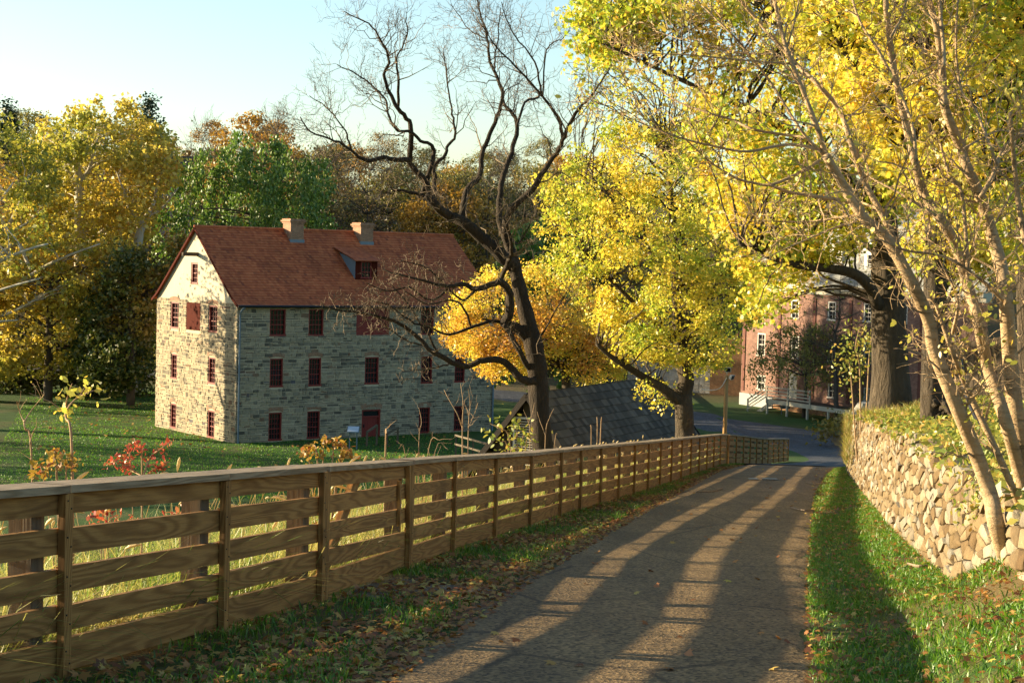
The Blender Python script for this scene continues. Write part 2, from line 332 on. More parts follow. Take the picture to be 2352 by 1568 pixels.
def twigs(mb, path, rads, lens, count, level, rng, tips, up=.25, mi=0, ang=(30, 70), wig=.10, t0=.2, thin=.0035, sides=3):
    """side shoots along a limb, recursively"""
    m = len(path); seg = np.linalg.norm(np.diff(path, axis=0), axis=1); cum = np.concatenate([[0], np.cumsum(seg)])
    for _ in range(count):
        tt = t0+(1-t0)*rng.random()**.8; s = tt*cum[-1]; i = min(m-2, int(np.searchsorted(cum, s)-1)); i = max(i, 0)
        p = path[i]+(path[i+1]-path[i])*((s-cum[i])/(seg[i]+1e-9)); d = path[i+1]-path[i]; d = d/(np.linalg.norm(d)+1e-9)
        ax = rng.normal(size=3); ax -= d*np.dot(ax, d); ax /= np.linalg.norm(ax)
        a = R(rng.uniform(*ang)); nd = d*math.cos(a)+ax*math.sin(a); nd[2] += up; nd /= np.linalg.norm(nd)
        L = rng.uniform(*lens)*(1.1-.6*tt); r0 = max(thin, min(rads[i]*.55, L*.018+.002))
        P = wiggle(p, p+nd*L, 6, wig, rng); P[:, 2] += up*L*.35*np.linspace(0, 1, 6)**2
        mb.tube(P, np.linspace(r0, thin*.7, 6), sides, mi, cap=False)
        if level > 0: twigs(mb, P, np.linspace(r0, thin, 6), (lens[0]*.45, lens[1]*.5), max(2, min(6, int(count*.35))), level-1, rng, tips, up, mi, ang, wig, .25, thin, 3)
        else: tips.append(P[-1]); tips.append(P[3])
# ------------------------------------------------------------------ terrain
def interp(xs, ys):
    xs = np.array(xs, float); ys = np.array(ys, float)
    def f(x): return np.interp(x, xs, ys)
    def g(x):
        x = np.asarray(x, float); return (f(x-2.5)+2*f(x-1.2)+3*f(x)+2*f(x+1.2)+f(x+2.5))/9
    return g
fx = interp([-20, 6.6, 9.17, 11.2, 13.1, 16.3, 18.75, 21.4, 24, 26.6, 28.4, 30.4, 32.4, 36.5, 41.1, 46.2, 51.2, 58.8, 68, 80, 95, 120, 900], [-9.0, -3.1, -2.448, -1.90, -1.41, -.97, -.66, -.20, .284, .77, 1.18, 1.62, 2.085, 2.99, 3.92, 4.93, 5.96, 7.5, 10.2, 13.2, 15.5, 16, 16])
wx = interp([-20, 5, 11, 14.7, 22, 36.3, 52, 58, 70, 90, 120, 900], [-3, 2.3, 3.42, 4.0, 5.2, 7.67, 10.45, 11.6, 18, 24, 26, 26])
rl = interp([-20, 4, 9.5, 16.2, 24, 36.5, 50, 58, 68], [-7, -1.8, -.75, .18, 1.38, 3.6, 6.0, 7.9, 10.8])
rr = interp([-20, 4, 9.5, 16.2, 24, 36.5, 50, 58, 68], [-3.5, .9, 1.82, 2.98, 4.4, 6.7, 9.5, 11.3, 15.5])
zr = interp([-20, 0, 9.17, 11.2, 13.1, 16.3, 18.75, 21.4, 24, 26.6, 30.4, 58.8, 70, 80, 92, 104, 118, 900], [1.6, .04, -.775, -.97, -1.13, -1.46, -1.72, -2.0, -2.26, -2.5, -2.84, -5.45, -6.75, -7.75, -9.0, -9.9, -10.3, -10.3])
wh = interp([-20, 9, 12, 16, 22, 36, 52, 57, 66, 80, 900], [.75, .75, .8, 1.0, 1.27, 1.62, 1.70, 1.5, .5, 0, 0])
FLOOR = -10.3
def sst(a, b, x): u = np.clip((x-a)/(b-a), 0, 1); return u*u*(3-2*u)
def fall(d): return np.where(d < 2.5, .10*d, .25+(d-2.5)*(.10+.32*sst(0, 4, d-2.5)))
def ground(x, y):
    x = np.asarray(x, float); y = np.asarray(y, float); F0 = fx(y); W0 = wx(y); Z = zr(y)
    d = np.maximum(0, F0-x); zl = Z-fall(d); zl = np.maximum(zl, FLOOR+.25*np.exp(-np.abs(zl-FLOOR)*2))
    b = np.maximum(0, x-W0)
    vr = Z+.10*sst(0, 1.4, x-rr(y))*(y < 66)                       # verge beside the wall
    mul = sst(14.3, 12.5, y)*np.clip((x-W0+.75)*.55, 0, .8)*sst(5, 8.5, y)                    # mulch mound at the near end
    top = Z+wh(y)+.16*np.minimum(b, 22)*np.clip((100-y)/30, 0, 1)*(wh(y) > .02)
    zr_ = np.where(b > .2, top, vr+mul)
    z = np.where(x < F0, zl, np.where(x > W0+.2, zr_, vr+mul))
    hill = 17*sst(168, 250, y)+10*sst(250, 420, y)+9*sst(-45, -130, x)*sst(60, 150, y)+14*sst(48, 130, x)*sst(70, 150, y)
    micro = .03*np.sin(x*2.1+np.cos(y*1.3)*2)*np.sin(y*1.7)*(np.abs(d) > .5)
    return z+hill+np.where(d > 1, micro, 0)
def gz(x, y): return float(ground(x, y))
def build_ground():
    ys = np.concatenate([np.arange(-12, 66, .6), np.arange(66, 172, 2.0), np.arange(172, 300, 6), np.array([310, 340, 380, 430, 520, 650, 900])])
    dl = np.concatenate([np.arange(0, 8, .4), np.arange(8, 40, 1.6), np.arange(40, 140, 6), np.array([150, 180, 230, 300, 420])])[::-1]
    db = np.concatenate([[.02, .34], np.arange(.8, 8, .6), np.arange(8, 40, 2), np.array([45, 55, 70, 90, 120, 160, 230, 350])])
    nm = 22; rows = []
    for y in ys:
        a, b = float(fx(y)), float(wx(y)); mid = a+(b-a)*np.arange(1, nm)/nm
        rows.append(np.concatenate([a-dl, mid, b+db]))
    X = np.array(rows); Yg = np.repeat(ys[:, None], X.shape[1], 1); Z = ground(X, Yg)
    V = np.stack([X, Yg, Z], -1).reshape(-1, 3); n, m = X.shape
    idx = np.arange(n*m).reshape(n, m); q = np.stack([idx[:-1, :-1], idx[:-1, 1:], idx[1:, 1:], idx[1:, :-1]], -1).reshape(-1, 4)
    me = bpy.data.meshes.new('ground'); me.from_pydata(V.tolist(), [], q.tolist()); me.polygons.foreach_set('use_smooth', [True]*len(q))
    t = NT('ground_turf'); P = t.pos(); n1 = t.noise(P, 1.3, 6, .65); n2 = t.noise(P, .22, 4); n3 = t.noise(P, 14, 4, .7)
    g = t.mix(t.ramp(n1, [(.35, 0.), (.65, 1.)]), (.012, .042, .004), (.034, .085, .006))
    g = t.mix(t.ramp(n3, [(.4, 0.), (.7, .6)]), g, (.055, .11, .008))
    g = t.mix(t.ramp(n2, [(.52, 0.), (.68, .65)]), g, (.10, .075, .025))
    # soil and leaf litter: near the roadsides, in the woods and on the banks
    xyz = t.n('SeparateXYZ', Vector=t.n('NewGeometry').outputs['Position'])
    far = t.n('MapRange', Value=xyz.outputs[1], i1=138.0, i2=152.0).outputs[0]
    brown = t.mix(n3, (.055, .034, .015), (.16, .095, .038))
    g = t.mix(t.n('Math', _operation='MULTIPLY', i0=far, i1=t.ramp(n1, [(.3, .5), (.6, 1.)])).outputs[0], g, brown)
    near = t.n('MapRange', Value=xyz.outputs[1], i1=70.0, i2=52.0).outputs[0]
    g = t.mix(t.n('Math', _operation='MULTIPLY', i0=near, i1=t.ramp(n1, [(.42, 0.), (.55, .85)])).outputs[0], g, brown)
    t.base(g); t.bump(t.mix(.5, n1, n3), .9, .08); t.b.inputs['Roughness'].default_value = .95
    me.materials.append(t.m); tag(link('ground', me), kind='structure')
build_ground()
def asphalt(name, c, warm, sc=60):
    t = NT(name); P = t.pos(); v = t.n('TexVoronoi', Vector=P, Scale=sc); n2 = t.noise(P, .9, 5, .6); n3 = t.noise(P, sc*2.2, 3, .8)
    k = t.mix(t.ramp(v.outputs['Color'], [(.1, 0.), (.9, 1.)]), tuple(x*.42 for x in c), tuple(x*1.75 for x in warm))
    k = t.mix(1, k, t.ramp(n2, [(.3, .70), (.7, 1.)]), 'MULTIPLY'); k = t.mix(t.ramp(n3, [(.6, 0.), (.8, .5)]), k, tuple(x*2.4 for x in warm))
    ed = t.n('TexVoronoi', Vector=t.n('Mapping', Vector=t.mix(.12, P, t.n('TexNoise', Vector=P, Scale=1.5, Detail=4).outputs['Color']), Scale=(.55, .30, .5)).outputs[0], Scale=1.0, _feature='DISTANCE_TO_EDGE').outputs['Distance']
    k = t.mix(t.n('Math', _operation='MULTIPLY', i0=t.ramp(ed, [(.0, 1.), (.016, 0.)]), i1=t.ramp(n2, [(.38, 0.), (.5, .9)])).outputs[0], k, tuple(x*.35 for x in c))
    wear = t.noise(t.n('Mapping', Vector=P, Scale=(1.1, .12, 1)).outputs[0], 1.0, 4, .6); k = t.mix(1, k, t.ramp(wear, [(.35, .62), (.65, 1.)]), 'MULTIPLY')
    t.base(k); h = t.mix(.45, v.outputs['Distance'], n3); t.bump(h, .9, .02); t.b.inputs['Roughness'].default_value = .75; MT[name] = t.m
asphalt('lane_gravel', (.135, .084, .036), (.235, .152, .066), 42)
asphalt('path_gravel', (.13, .10, .065), (.17, .13, .085), 40)
asphalt('valley_asphalt', (.050, .056, .064), (.062, .066, .072), 9)
def strip(name, left, right, mat, lift, nc=8, rag=.0, kind='structure'):
    mb = MB(); n = len(left); rows = []
    for i in range(n):
        l, r = np.array(left[i]), np.array(right[i]); row = []
        j0 = random.uniform(-rag, rag); j1 = random.uniform(-rag, rag)
        for k in range(nc+1):
            u = k/nc; p = l+(r-l)*u; 
            if k == 0: p = p+(l-r)/np.linalg.norm(l-r)*j0
            if k == nc: p = p+(r-l)/np.linalg.norm(l-r)*j1
            e = min(u, 1-u); z = gz(p[0], p[1])+lift*(1 if e > .001 else -.6)
            row.append((p[0], p[1], z))
        rows.append(row)
    V = [p for r_ in rows for p in r_]; w = nc+1
    mb.add(V, [(i*w+k, i*w+k+1, (i+1)*w+k+1, (i+1)*w+k) for i in range(n-1) for k in range(nc)])
    o = mb.build(name, mat, smooth=True); return tag(o, kind=kind)
ys = np.arange(-6, 61.01, .35)
rwig = lambda y: .05*math.sin(y*2.3)+.04*math.sin(y*5.1+1)
strip('lane', [(float(rl(y))+rwig(y), y) for y in ys], [(float(rr(y))-rwig(y+30), y) for y in ys], 'lane_gravel', .022, 14, .09)
# the valley road: carries on from the lane, sweeps left behind the shed and the mill
vc = crom([(9.6, 59.0), (13.4, 70), (17.3, 82), (20.3, 96), (20.6, 108), (17, 120), (10, 131), (1, 143), (-12, 152), (-32, 157), (-75, 160)], 8)
tv = np.gradient(vc, axis=0); tv /= np.linalg.norm(tv, axis=1)[:, None]; nv = np.stack([-tv[:, 1], tv[:, 0]], -1)
wv = np.interp(np.arange(len(vc)), [0, 12, 24, 40, 80], [1.75, 2.6, 4.0, 4.3, 4.0])[:, None]; wr = np.interp(np.arange(len(vc)), [0, 10, 20, 30, 44, 80], [1.75, 2.8, 5.5, 6.5, 4.0, 4.0])[:, None]
strip('valley_road', (vc+nv*wv).tolist(), (vc-nv*wr).tolist(), 'valley_asphalt', .05, 10)
# gravel spur from the lane to the gate
strip('gravel_path', [(-1.34+.95*u, 13.6-.35*u) for u in np.linspace(0, 1, 8)], [(-1.02+1.05*u, 15.5-.9*u) for u in np.linspace(0, 1, 8)], 'path_gravel', .016, 6, .05)
# ------------------------------------------------------------------ stone masonry
def masonry(mb, O, U, N, width, z0f, ztop, opens, rng, mi=0, clip=None, hr=(.13, .30), lr=(.22, .75)):
    """coursed rubble: every stone a small block standing a little proud of the mortar"""
    O, U, N = (np.array(v, float) for v in (O, U, N)); Zv = np.array([0, 0, 1.0])
    z = -.6
    def stone(u0, u1, a, b):
        if u1-u0 < .06: return
        pr = rng.uniform(.012, .05); j = lambda: rng.uniform(-.014, .014); g = .011
        q = [(u0+g+j(), a+g+j()), (u1-g+j(), a+g+j()), (u1-g+j(), b-g+j()), (u0+g+j(), b-g+j())]
        back = [O+U*x+Zv*y-N*.02 for x, y in q]; ins = .012
        cu, cz = (u0+u1)/2, (a+b)/2
        front = [O+U*(x+(ins if x < cu else -ins))+Zv*(y+(ins if y < cz else -ins))+N*(pr+rng.uniform(-.008, .008)) for x, y in q]
        mb.add(back+front, [(4, 5, 6, 7), (0, 1, 5, 4), (1, 2, 6, 5), (2, 3, 7, 6), (3, 0, 4, 7)], mi)
    while z < ztop-.05:
        h = rng.uniform(*hr); h = min(h, ztop-z)
        if ztop-z-h < .1: h = ztop-z
        cuts = sorted([(o[0], o[1]) for o in opens if o[2] < z+h-.03 and o[3] > z+.03]); ivs = []; u = 0.0
        for a, b in cuts:
            if a > u: ivs.append((u, a))
            u = max(u, b)
        if u < width: ivs.append((u, width))
        for a, b in ivs:
            u = a
            while u < b-.01:
                l = rng.uniform(*lr)*(1.25 if h < .18 else .85)
                if b-u-l < .15: l = b-u
                if h > .22 and rng.random() < .3:
                    s = h*rng.uniform(.4, .6); stone(u, u+l, z, z+s); m = l*rng.uniform(.4, .6)
                    if l > .45: stone(u, u+m, z+s, z+h); stone(u+m, u+l, z+s, z+h)
                    else: stone(u, u+l, z+s, z+h)
                else: stone(u, u+l, z, z+h)
                u += l
        z += h
def wall_holes(mb, O, U, N, width, z0, z1, opens, depth, mi):
    """flat wall with recessed openings (reveals included)"""
    O, U, N = (np.array(v, float) for v in (O, U, N)); Zv = np.array([0, 0, 1.0])
    us = sorted({0.0, width}|{v for o in opens for v in (o[0], o[1])}); zs = sorted({z0, z1}|{v for o in opens for v in (o[2], o[3]) if z0 <= v <= z1})
    for i in range(len(us)-1):
        for k in range(len(zs)-1):
            cu, cz = (us[i]+us[i+1])/2, (zs[k]+zs[k+1])/2
            if any(o[0] < cu < o[1] and o[2] < cz < o[3] for o in opens): continue
            c = [(us[i], zs[k]), (us[i+1], zs[k]), (us[i+1], zs[k+1]), (us[i], zs[k+1])]
            mb.quad(*[O+U*x+Zv*y for x, y in c], mi=mi, uv=c)
    for a, b, c, d in opens:
        P = [O+U*x+Zv*y for x, y in ((a, c), (b, c), (b, d), (a, d))]; Q = [p-N*depth for p in P]
        for k in range(4):
            mb.quad(P[k], P[(k+1) % 4], Q[(k+1) % 4], Q[k], mi=mi, uv=[(0, 0), (1, 0), (1, .2), (0, .2)])
def lc(O, U, N, u, z, n=0): return np.array(O)+np.array(U)*u+np.array([0, 0, z])+np.array(N)*n
def rectbar(mb, O, U, N, u0, u1, z0, z1, n0, n1, mi=0):
    """a bar filling u0..u1, z0..z1 between depths n0 and n1"""
    mb.beam(lc(O, U, N, u0, (z0+z1)/2, (n0+n1)/2), lc(O, U, N, u1, (z0+z1)/2, (n0+n1)/2), abs(n1-n0), z1-z0, mi, side=N)
def window(parent, O, U, N, r, cols, rows, frame='red', fw=.085, depth=.16, arch=None, lintel=.14, rail=True, name='window'):
    u0, u1, z0, z1 = r; mb = MB()
    rectbar(mb, O, U, N, u0, u0+fw, z0, z1, -depth, -.03); rectbar(mb, O, U, N, u1-fw, u1, z0, z1, -depth, -.03)
    rectbar(mb, O, U, N, u0+fw, u1-fw, z1-fw, z1, -depth, -.032); rectbar(mb, O, U, N, u0-.03, u1+.03, z0-.05, z0+fw*.7, -depth, .03)
    a, b, c, d = u0+fw, u1-fw, z0+fw*.7, z1-fw; mw = .026
    for k in range(1, cols):
        x = a+(b-a)*k/cols; rectbar(mb, O, U, N, x-mw/2, x+mw/2, c, d, -depth+.02, -depth+.055)
    for k in range(1, rows):
        y = c+(d-c)*k/rows; w = mw*(2.2 if rail and k == rows//2 else 1); rectbar(mb, O, U, N, a, b, y-w/2, y+w/2, -depth+.022, -depth+.058)
    f = mb.build(name, frame, parent)
    g = MB(); g.quad(*[lc(O, U, N, x, y, -depth+.012) for x, y in ((a-.01, c-.01), (b+.01, c-.01), (b+.01, d+.01), (a-.01, d+.01))]); p = g.build('pane', 'glass'); reparent(p, f)
    if arch:
        m = MB(); n = max(5, int((u1-u0+.2)/.085)); rise = .09
        for k in range(n):
            x0 = u0-.08+(u1-u0+.16)*k/n; x1 = u0-.08+(u1-u0+.16)*(k+1)/n; q = ((k+.5)/n-.5)*2; zz = z1+.02+rise*(1-q*q)
            rectbar(m, O, U, N, x0+.006, x1-.006, zz, zz+.24, -.05, .035)
        m.build('arch', arch, parent)
    return f
def reparent(o, par):
    off = Vector(par.location)+(Vector(par.parent.location) if par.parent else Vector())
    o.data.transform(Matrix.Translation(-off)); o.parent = par
def tile_slope(mb, prof, A, U, length, tw, th, rng, mi=0, over=.03):
    """courses of tiles on a slope: prof = list of (offset vector from A) running eave -> ridge"""
    P = [np.array(p, float) for p in prof]; U = np.array(U, float)
    for k in range(len(P)-1):
        a, b = P[k], P[k+1]; d = b-a; nrm = np.cross(U, d); nrm /= np.linalg.norm(nrm)
        if nrm[2] < 0: nrm = -nrm
        n = int(length/tw); st = (k % 2)*.5*tw; u = -st
        while u < length:
            w = tw*rng.uniform(.93, 1.07); u0, u1 = max(0, u), min(length, u+w)
            if u1-u0 > .02:
                j = rng.uniform(-.006, .006); lo = nrm*(th+j); hi = nrm*(.004); e = d*over*rng.uniform(-.4, 1)
                q = [A+U*(u0+.003)+a-e+lo, A+U*(u1-.003)+a-e+lo, A+U*(u1-.003)+b+d*.12+hi, A+U*(u0+.003)+b+d*.12+hi]
                q2 = [q[0]-nrm*th*1.2, q[1]-nrm*th*1.2]
                mb.add(q+q2, [(0, 1, 2, 3), (4, 5, 1, 0)], mi)
            u += w
rng = np.random.default_rng(3)
# ------------------------------------------------------------------ the stone mill
A_ = R(37.6); MU = np.array([math.cos(A_), math.sin(A_), 0]); MN = np.array([math.sin(A_), -math.cos(A_), 0])     # facade direction, outward
GU = np.array([-math.sin(A_), math.cos(A_), 0]); GN = np.array([-math.cos(A_), -math.sin(A_), 0])               # gable
p = at(540, 1020, 103); MO = np.array([p[0], p[1], p[2]]); ML, MW, EH = 19.6, 11.0, 8.55
h = hit(548, 697, MO, MN); EH = h[2]-MO[2]
mill = thing('stone_mill', 'three-storey grey limestone mill with red tiled roof and plastered gable on the lawn', 'mill', MO)
def uvpix(px, py, O, U, N):
    q = hit(px, py, O, N)-np.array(O); return float(np.dot(q, U)), float(q[2])
def rectpix(r, O, U, N):
    a = uvpix(r[0], (r[1]+r[3])/2, O, U, N); b = uvpix(r[2], (r[1]+r[3])/2, O, U, N); c = uvpix((r[0]+r[2])/2, r[3], O, U, N); d = uvpix((r[0]+r[2])/2, r[1], O, U, N)
    return [min(a[0], b[0]), max(a[0], b[0]), c[1], d[1]]
FR = {'t': [(619.6, 709.7, 656.6, 769.9), (708.8, 709.7, 743.4, 769.9), (966.2, 709, 996.7, 767.2), (1044, 709.5, 1071, 766)],
      'h': [(818.5, 707.8, 894.6, 769.9)],
      'm': [(619.6, 823, 650, 887.2), (708.8, 821.5, 737.7, 884.9), (837.9, 819.5, 869.9, 880.4), (966.9, 818.5, 992.9, 879.2), (1044.3, 820, 1067.9, 876.5)],
      'b': [(616.6, 947, 647, 1009.9), (705.3, 943.5, 734.7, 1005.3), (961.7, 935, 987.6, 992.7), (1042.4, 932, 1065.3, 987)],
      'd': [(830.4, 940, 873.8, 1014.8)]}
fo = {k: [rectpix(r, MO, MU, MN) for r in v] for k, v in FR.items()}
for k in ('t', 'h'):
    for r in fo[k]: r[3] = min(r[3], EH-.12)
for k in ('m', 'b'):
    for r in fo[k]:
        if r[1]-r[0] < .82: m_ = (r[0]+r[1])/2; r[0], r[1] = m_-.41, m_+.41
GR = {'w': [(392.1, 693, 410.9, 753.1), (479.2, 700.8, 499.5, 762.1), (392.9, 812, 406.6, 868.8), (478.1, 820, 494.5, 880.5), (391, 926, 405, 981.6), (476.5, 942, 492.9, 1004.3)],
      's': [(428.1, 694.5, 460.5, 758.2)], 'a': [(439, 602.7, 454.6, 650.8)]}
go = {k: [rectpix(r, MO, GU, GN) for r in v] for k, v in GR.items()}
fopen = [tuple(r) for v in fo.values() for r in v]; gopen = [tuple(r) for k in ('w', 's') for r in go[k]]
mb = MB()
wall_holes(mb, MO, MU, MN, ML, -1.0, EH, fopen, .3, 1); wall_holes(mb, MO, GU, GN, MW, -1.0, EH, gopen, .3, 1)
FO2 = MO+MU*ML; BO = MO+GU*MW
wall_holes(mb, FO2, GU, MU, MW, -1.0, EH, [], .2, 1); wall_holes(mb, BO, MU, -MN, ML, -1.0, EH, [], .2, 1)
masonry(mb, MO, MU, MN, ML, 0, EH, fopen, rng); masonry(mb, MO, GU, GN, MW, 0, EH, gopen, rng); masonry(mb, FO2, GU, MU, MW, 0, EH, [], rng)
# sandy, splashed footing courses
mb.build('stone_wall', ['stone', 'mortar'], mill)
# gable plaster with the attic opening
RISE = uvpix(450, 527, MO+GU*0, GU, GN)[1]-EH; RISE = 4.55
def gx(z): return (z-EH)/RISE*(MW/2)
a = go['a'][0]
for side in (0, 1):
    mb = MB()
    O = MO if side == 0 else FO2; N = GN if side == 0 else MU
    if side == 0:
        zc = sorted({EH, a[2], a[3], EH+RISE}); 
        for k in range(3):
            z0, z1 = zc[k], zc[k+1]; l0, l1, r0, r1 = gx(z0), gx(z1), MW-gx(z0), MW-gx(z1)
            if k == 1:
                mb.quad(lc(O, GU, N, l0, z0), lc(O, GU, N, a[0], z0), lc(O, GU, N, a[0], z1), lc(O, GU, N, l1, z1)); mb.quad(lc(O, GU, N, a[1], z0), lc(O, GU, N, r0, z0), lc(O, GU, N, r1, z1), lc(O, GU, N, a[1], z1))
            else: mb.quad(lc(O, GU, N, l0, z0), lc(O, GU, N, r0, z0), lc(O, GU, N, r1, z1), lc(O, GU, N, l1+.001, z1))
        P = [lc(O, GU, N, x, y) for x, y in ((a[0], a[2]), (a[1], a[2]), (a[1], a[3]), (a[0], a[3]))]
        for k in range(4): mb.quad(P[k], P[(k+1) % 4], P[(k+1) % 4]-N*.25, P[k]-N*.25)
    else: mb.add([lc(O, GU, N, 0, EH), lc(O, GU, N, MW, EH), lc(O, GU, N, MW/2, EH+RISE)], [(0, 1, 2)])
    mb.build('plastered_gable', 'plaster', mill)
for k in ('m', 'b'):
    for r in fo[k]: window(mill, MO, MU, MN, r, 4, 5, arch='chim')
for r in fo['t']: window(mill, MO, MU, MN, r, 4, 5)
for i, r in enumerate(go['w']): window(mill, MO, GU, GN, r, 3, 5, arch='chim', fw=.10)
window(mill, MO, GU, GN, go['a'][0], 3, 4, fw=.11)
def boards(name, O, U, N, r, n, vertical, mat, parent, nn=(-.1, -.03)):
    m = MB(); u0, u1, z0, z1 = r
    for k in range(n):
        if vertical: rectbar(m, O, U, N, u0+(u1-u0)*k/n+.004, u0+(u1-u0)*(k+1)/n-.004, z0, z1, nn[0], nn[1]+random.uniform(0, .008))
        else: rectbar(m, O, U, N, u0, u1, z0+(z1-z0)*k/n+.004, z0+(z1-z0)*(k+1)/n-.004, nn[0], nn[1]+random.uniform(0, .008))
    return m.build(name, mat, parent)
r = fo['h'][0]; boards('loading_hatch', MO, MU, MN, r, 4, False, 'red', mill)
m = MB(); rectbar(m, MO, MU, MN, (r[0]+r[1])/2-.03, (r[0]+r[1])/2+.03, r[2], r[3], -.02, .0); m.build('hatch_strip', 'red', mill)
boards('shutter', MO, GU, GN, go['s'][0], 5, True, 'redwood', mill, (-.1, .0))
# front door: frame, transom light, boarded leaf with handle
u0, u1, z0, z1 = fo['d'][0]; m = MB()
for a, b in ((u0, u0+.12), (u1-.12, u1)): rectbar(m, MO, MU, MN, a, b, z0, z1, -.2, -.03)
rectbar(m, MO, MU, MN, u0+.12, u1-.12, z1-.1, z1, -.2, -.032); rectbar(m, MO, MU, MN, u0+.12, u1-.12, z1-.52, z1-.42, -.2, -.032)
fr = m.build('door_frame', 'red', mill)
m = MB(); m.quad(*[lc(MO, MU, MN, x, y, -.12) for x, y in ((u0+.1, z1-.44), (u1-.1, z1-.44), (u1-.1, z1-.08), (u0+.1, z1-.08))]); reparent(m.build('transom_pane', 'glass'), fr)
d_ = boards('door', MO, MU, MN, (u0+.12, u1-.12, z0, z1-.52), 6, True, 'red', mill, (-.18, -.12))
m = MB(); rectbar(m, MO, MU, MN, u0+.2, u0+.26, z0+.95, z0+1.15, -.12, -.06); reparent(m.build('handle', 'black'), d_)
m = MB(); n = 16
for k in range(n):
    q = ((k+.5)/n-.5)*2; x0 = u0-.1+(u1-u0+.2)*k/n; zz = z1+.03+.14*(1-q*q); rectbar(m, MO, MU, MN, x0+.006, x0+(u1-u0+.2)/n-.006, zz, zz+.26, -.05, .035)
m.build('arch', 'chim', mill)
# roof, bell-cast at the eaves
zv = np.array([0, 0, 1.0])
def mprof(N, out0=.42):
    ctrl = [(-out0, -.10), (.25, .30), (.9, .80), (MW/2, RISE+.08)]; tot = 30; L = [0]
    for i in range(3): L.append(L[-1]+math.dist(ctrl[i], ctrl[i+1]))
    pr = []
    for k in range(tot+1):
        s = L[-1]*k/tot; i = 0
        while i < 2 and s > L[i+1]: i += 1
        u = (s-L[i])/(L[i+1]-L[i]); x = ctrl[i][0]+(ctrl[i+1][0]-ctrl[i][0])*u; z = ctrl[i][1]+(ctrl[i+1][1]-ctrl[i][1])*u
        pr.append(-N*x+zv*z)
    return pr
m = MB(); ov = .22; A0 = MO-MU*ov+zv*EH; B0 = BO-MU*ov+zv*EH
tile_slope(m, mprof(MN), A0, MU, ML+2*ov, .19, .036, rng); tile_slope(m, mprof(-MN), B0, MU, ML+2*ov, .40, .022, rng)
pr1, pr2 = mprof(MN), mprof(-MN)
for pr, Q in ((pr1, A0), (pr2, B0)):
    for k in (0, 1, 2, 3, 5, 8, 14, 20, 27): 
        k2 = {0: 1, 1: 2, 2: 3, 3: 5, 5: 8, 8: 14, 14: 20, 20: 27, 27: 30}[k]
        m.quad(Q+pr[k]-zv*.03, Q+pr[k]-zv*.03+MU*(ML+2*ov), Q+pr[k2]-zv*.03+MU*(ML+2*ov), Q+pr[k2]-zv*.03)
roof = m.build('tiled_roof', 'tile', mill)
m = MB(); n = 62; rt = A0+pr1[-1]
for k in range(n):
    u0_, u1_ = (ML+2*ov)*k/n, (ML+2*ov)*(k+1)/n+.03
    m.tube([rt+MU*u0_+zv*.02, rt+MU*u1_+zv*.0], [.10, .125], 7)
reparent(m.build('ridge_tiles', 'tile'), roof)
m = MB()                                              # barge boards along the gable verges
for pr, Q in ((pr1, A0), (pr2, B0)):
    for e in (0, ML+2*ov-.03):
        for k, k2 in ((0, 3), (3, 6), (6, 30)):
            m.beam(Q+pr[k]+MU*(e+.01)-zv*.09, Q+pr[k2]+MU*(e+.01)-zv*.09, .05, .15, side=MU)
m.build('barge_board', 'redwood', mill)
m = MB()                                              # gutter
m.tube([A0+pr1[0]+MN*.06-zv*.05, A0+pr1[0]+MN*.06-zv*.06+MU*(ML+2*ov)], .075, 8); m.build('gutter', 'black', mill)
m = MB(); m.beam(MO+zv*(EH-.13)+MN*.12+MU*.01, MO+zv*(EH-.13)+MN*.12+MU*ML, .2, .12, side=MN); m.build('eaves_board', 'cream', mill)
m = MB(); dp = MO+MN*.10+MU*.12
m.tube(crom([A0+pr1[0]+MN*.05-zv*.1+MU*.45, A0+pr1[0]+MU*.3-zv*.35+MN*-.1, dp+zv*(EH-.75), dp+zv*(EH-1.1)], 5), .06, 8); m.tube([dp+zv*(EH-1.1), dp-zv*.1], .06, 8)
m.build('downspout', 'blue_grey', mill)
m = MB(); dq = MO+MU*(ML-.1)+MN*.1; m.tube([dq+zv*(EH-.3), dq-zv*.2], .06, 8); m.build('downspout', 'blue_grey', mill)
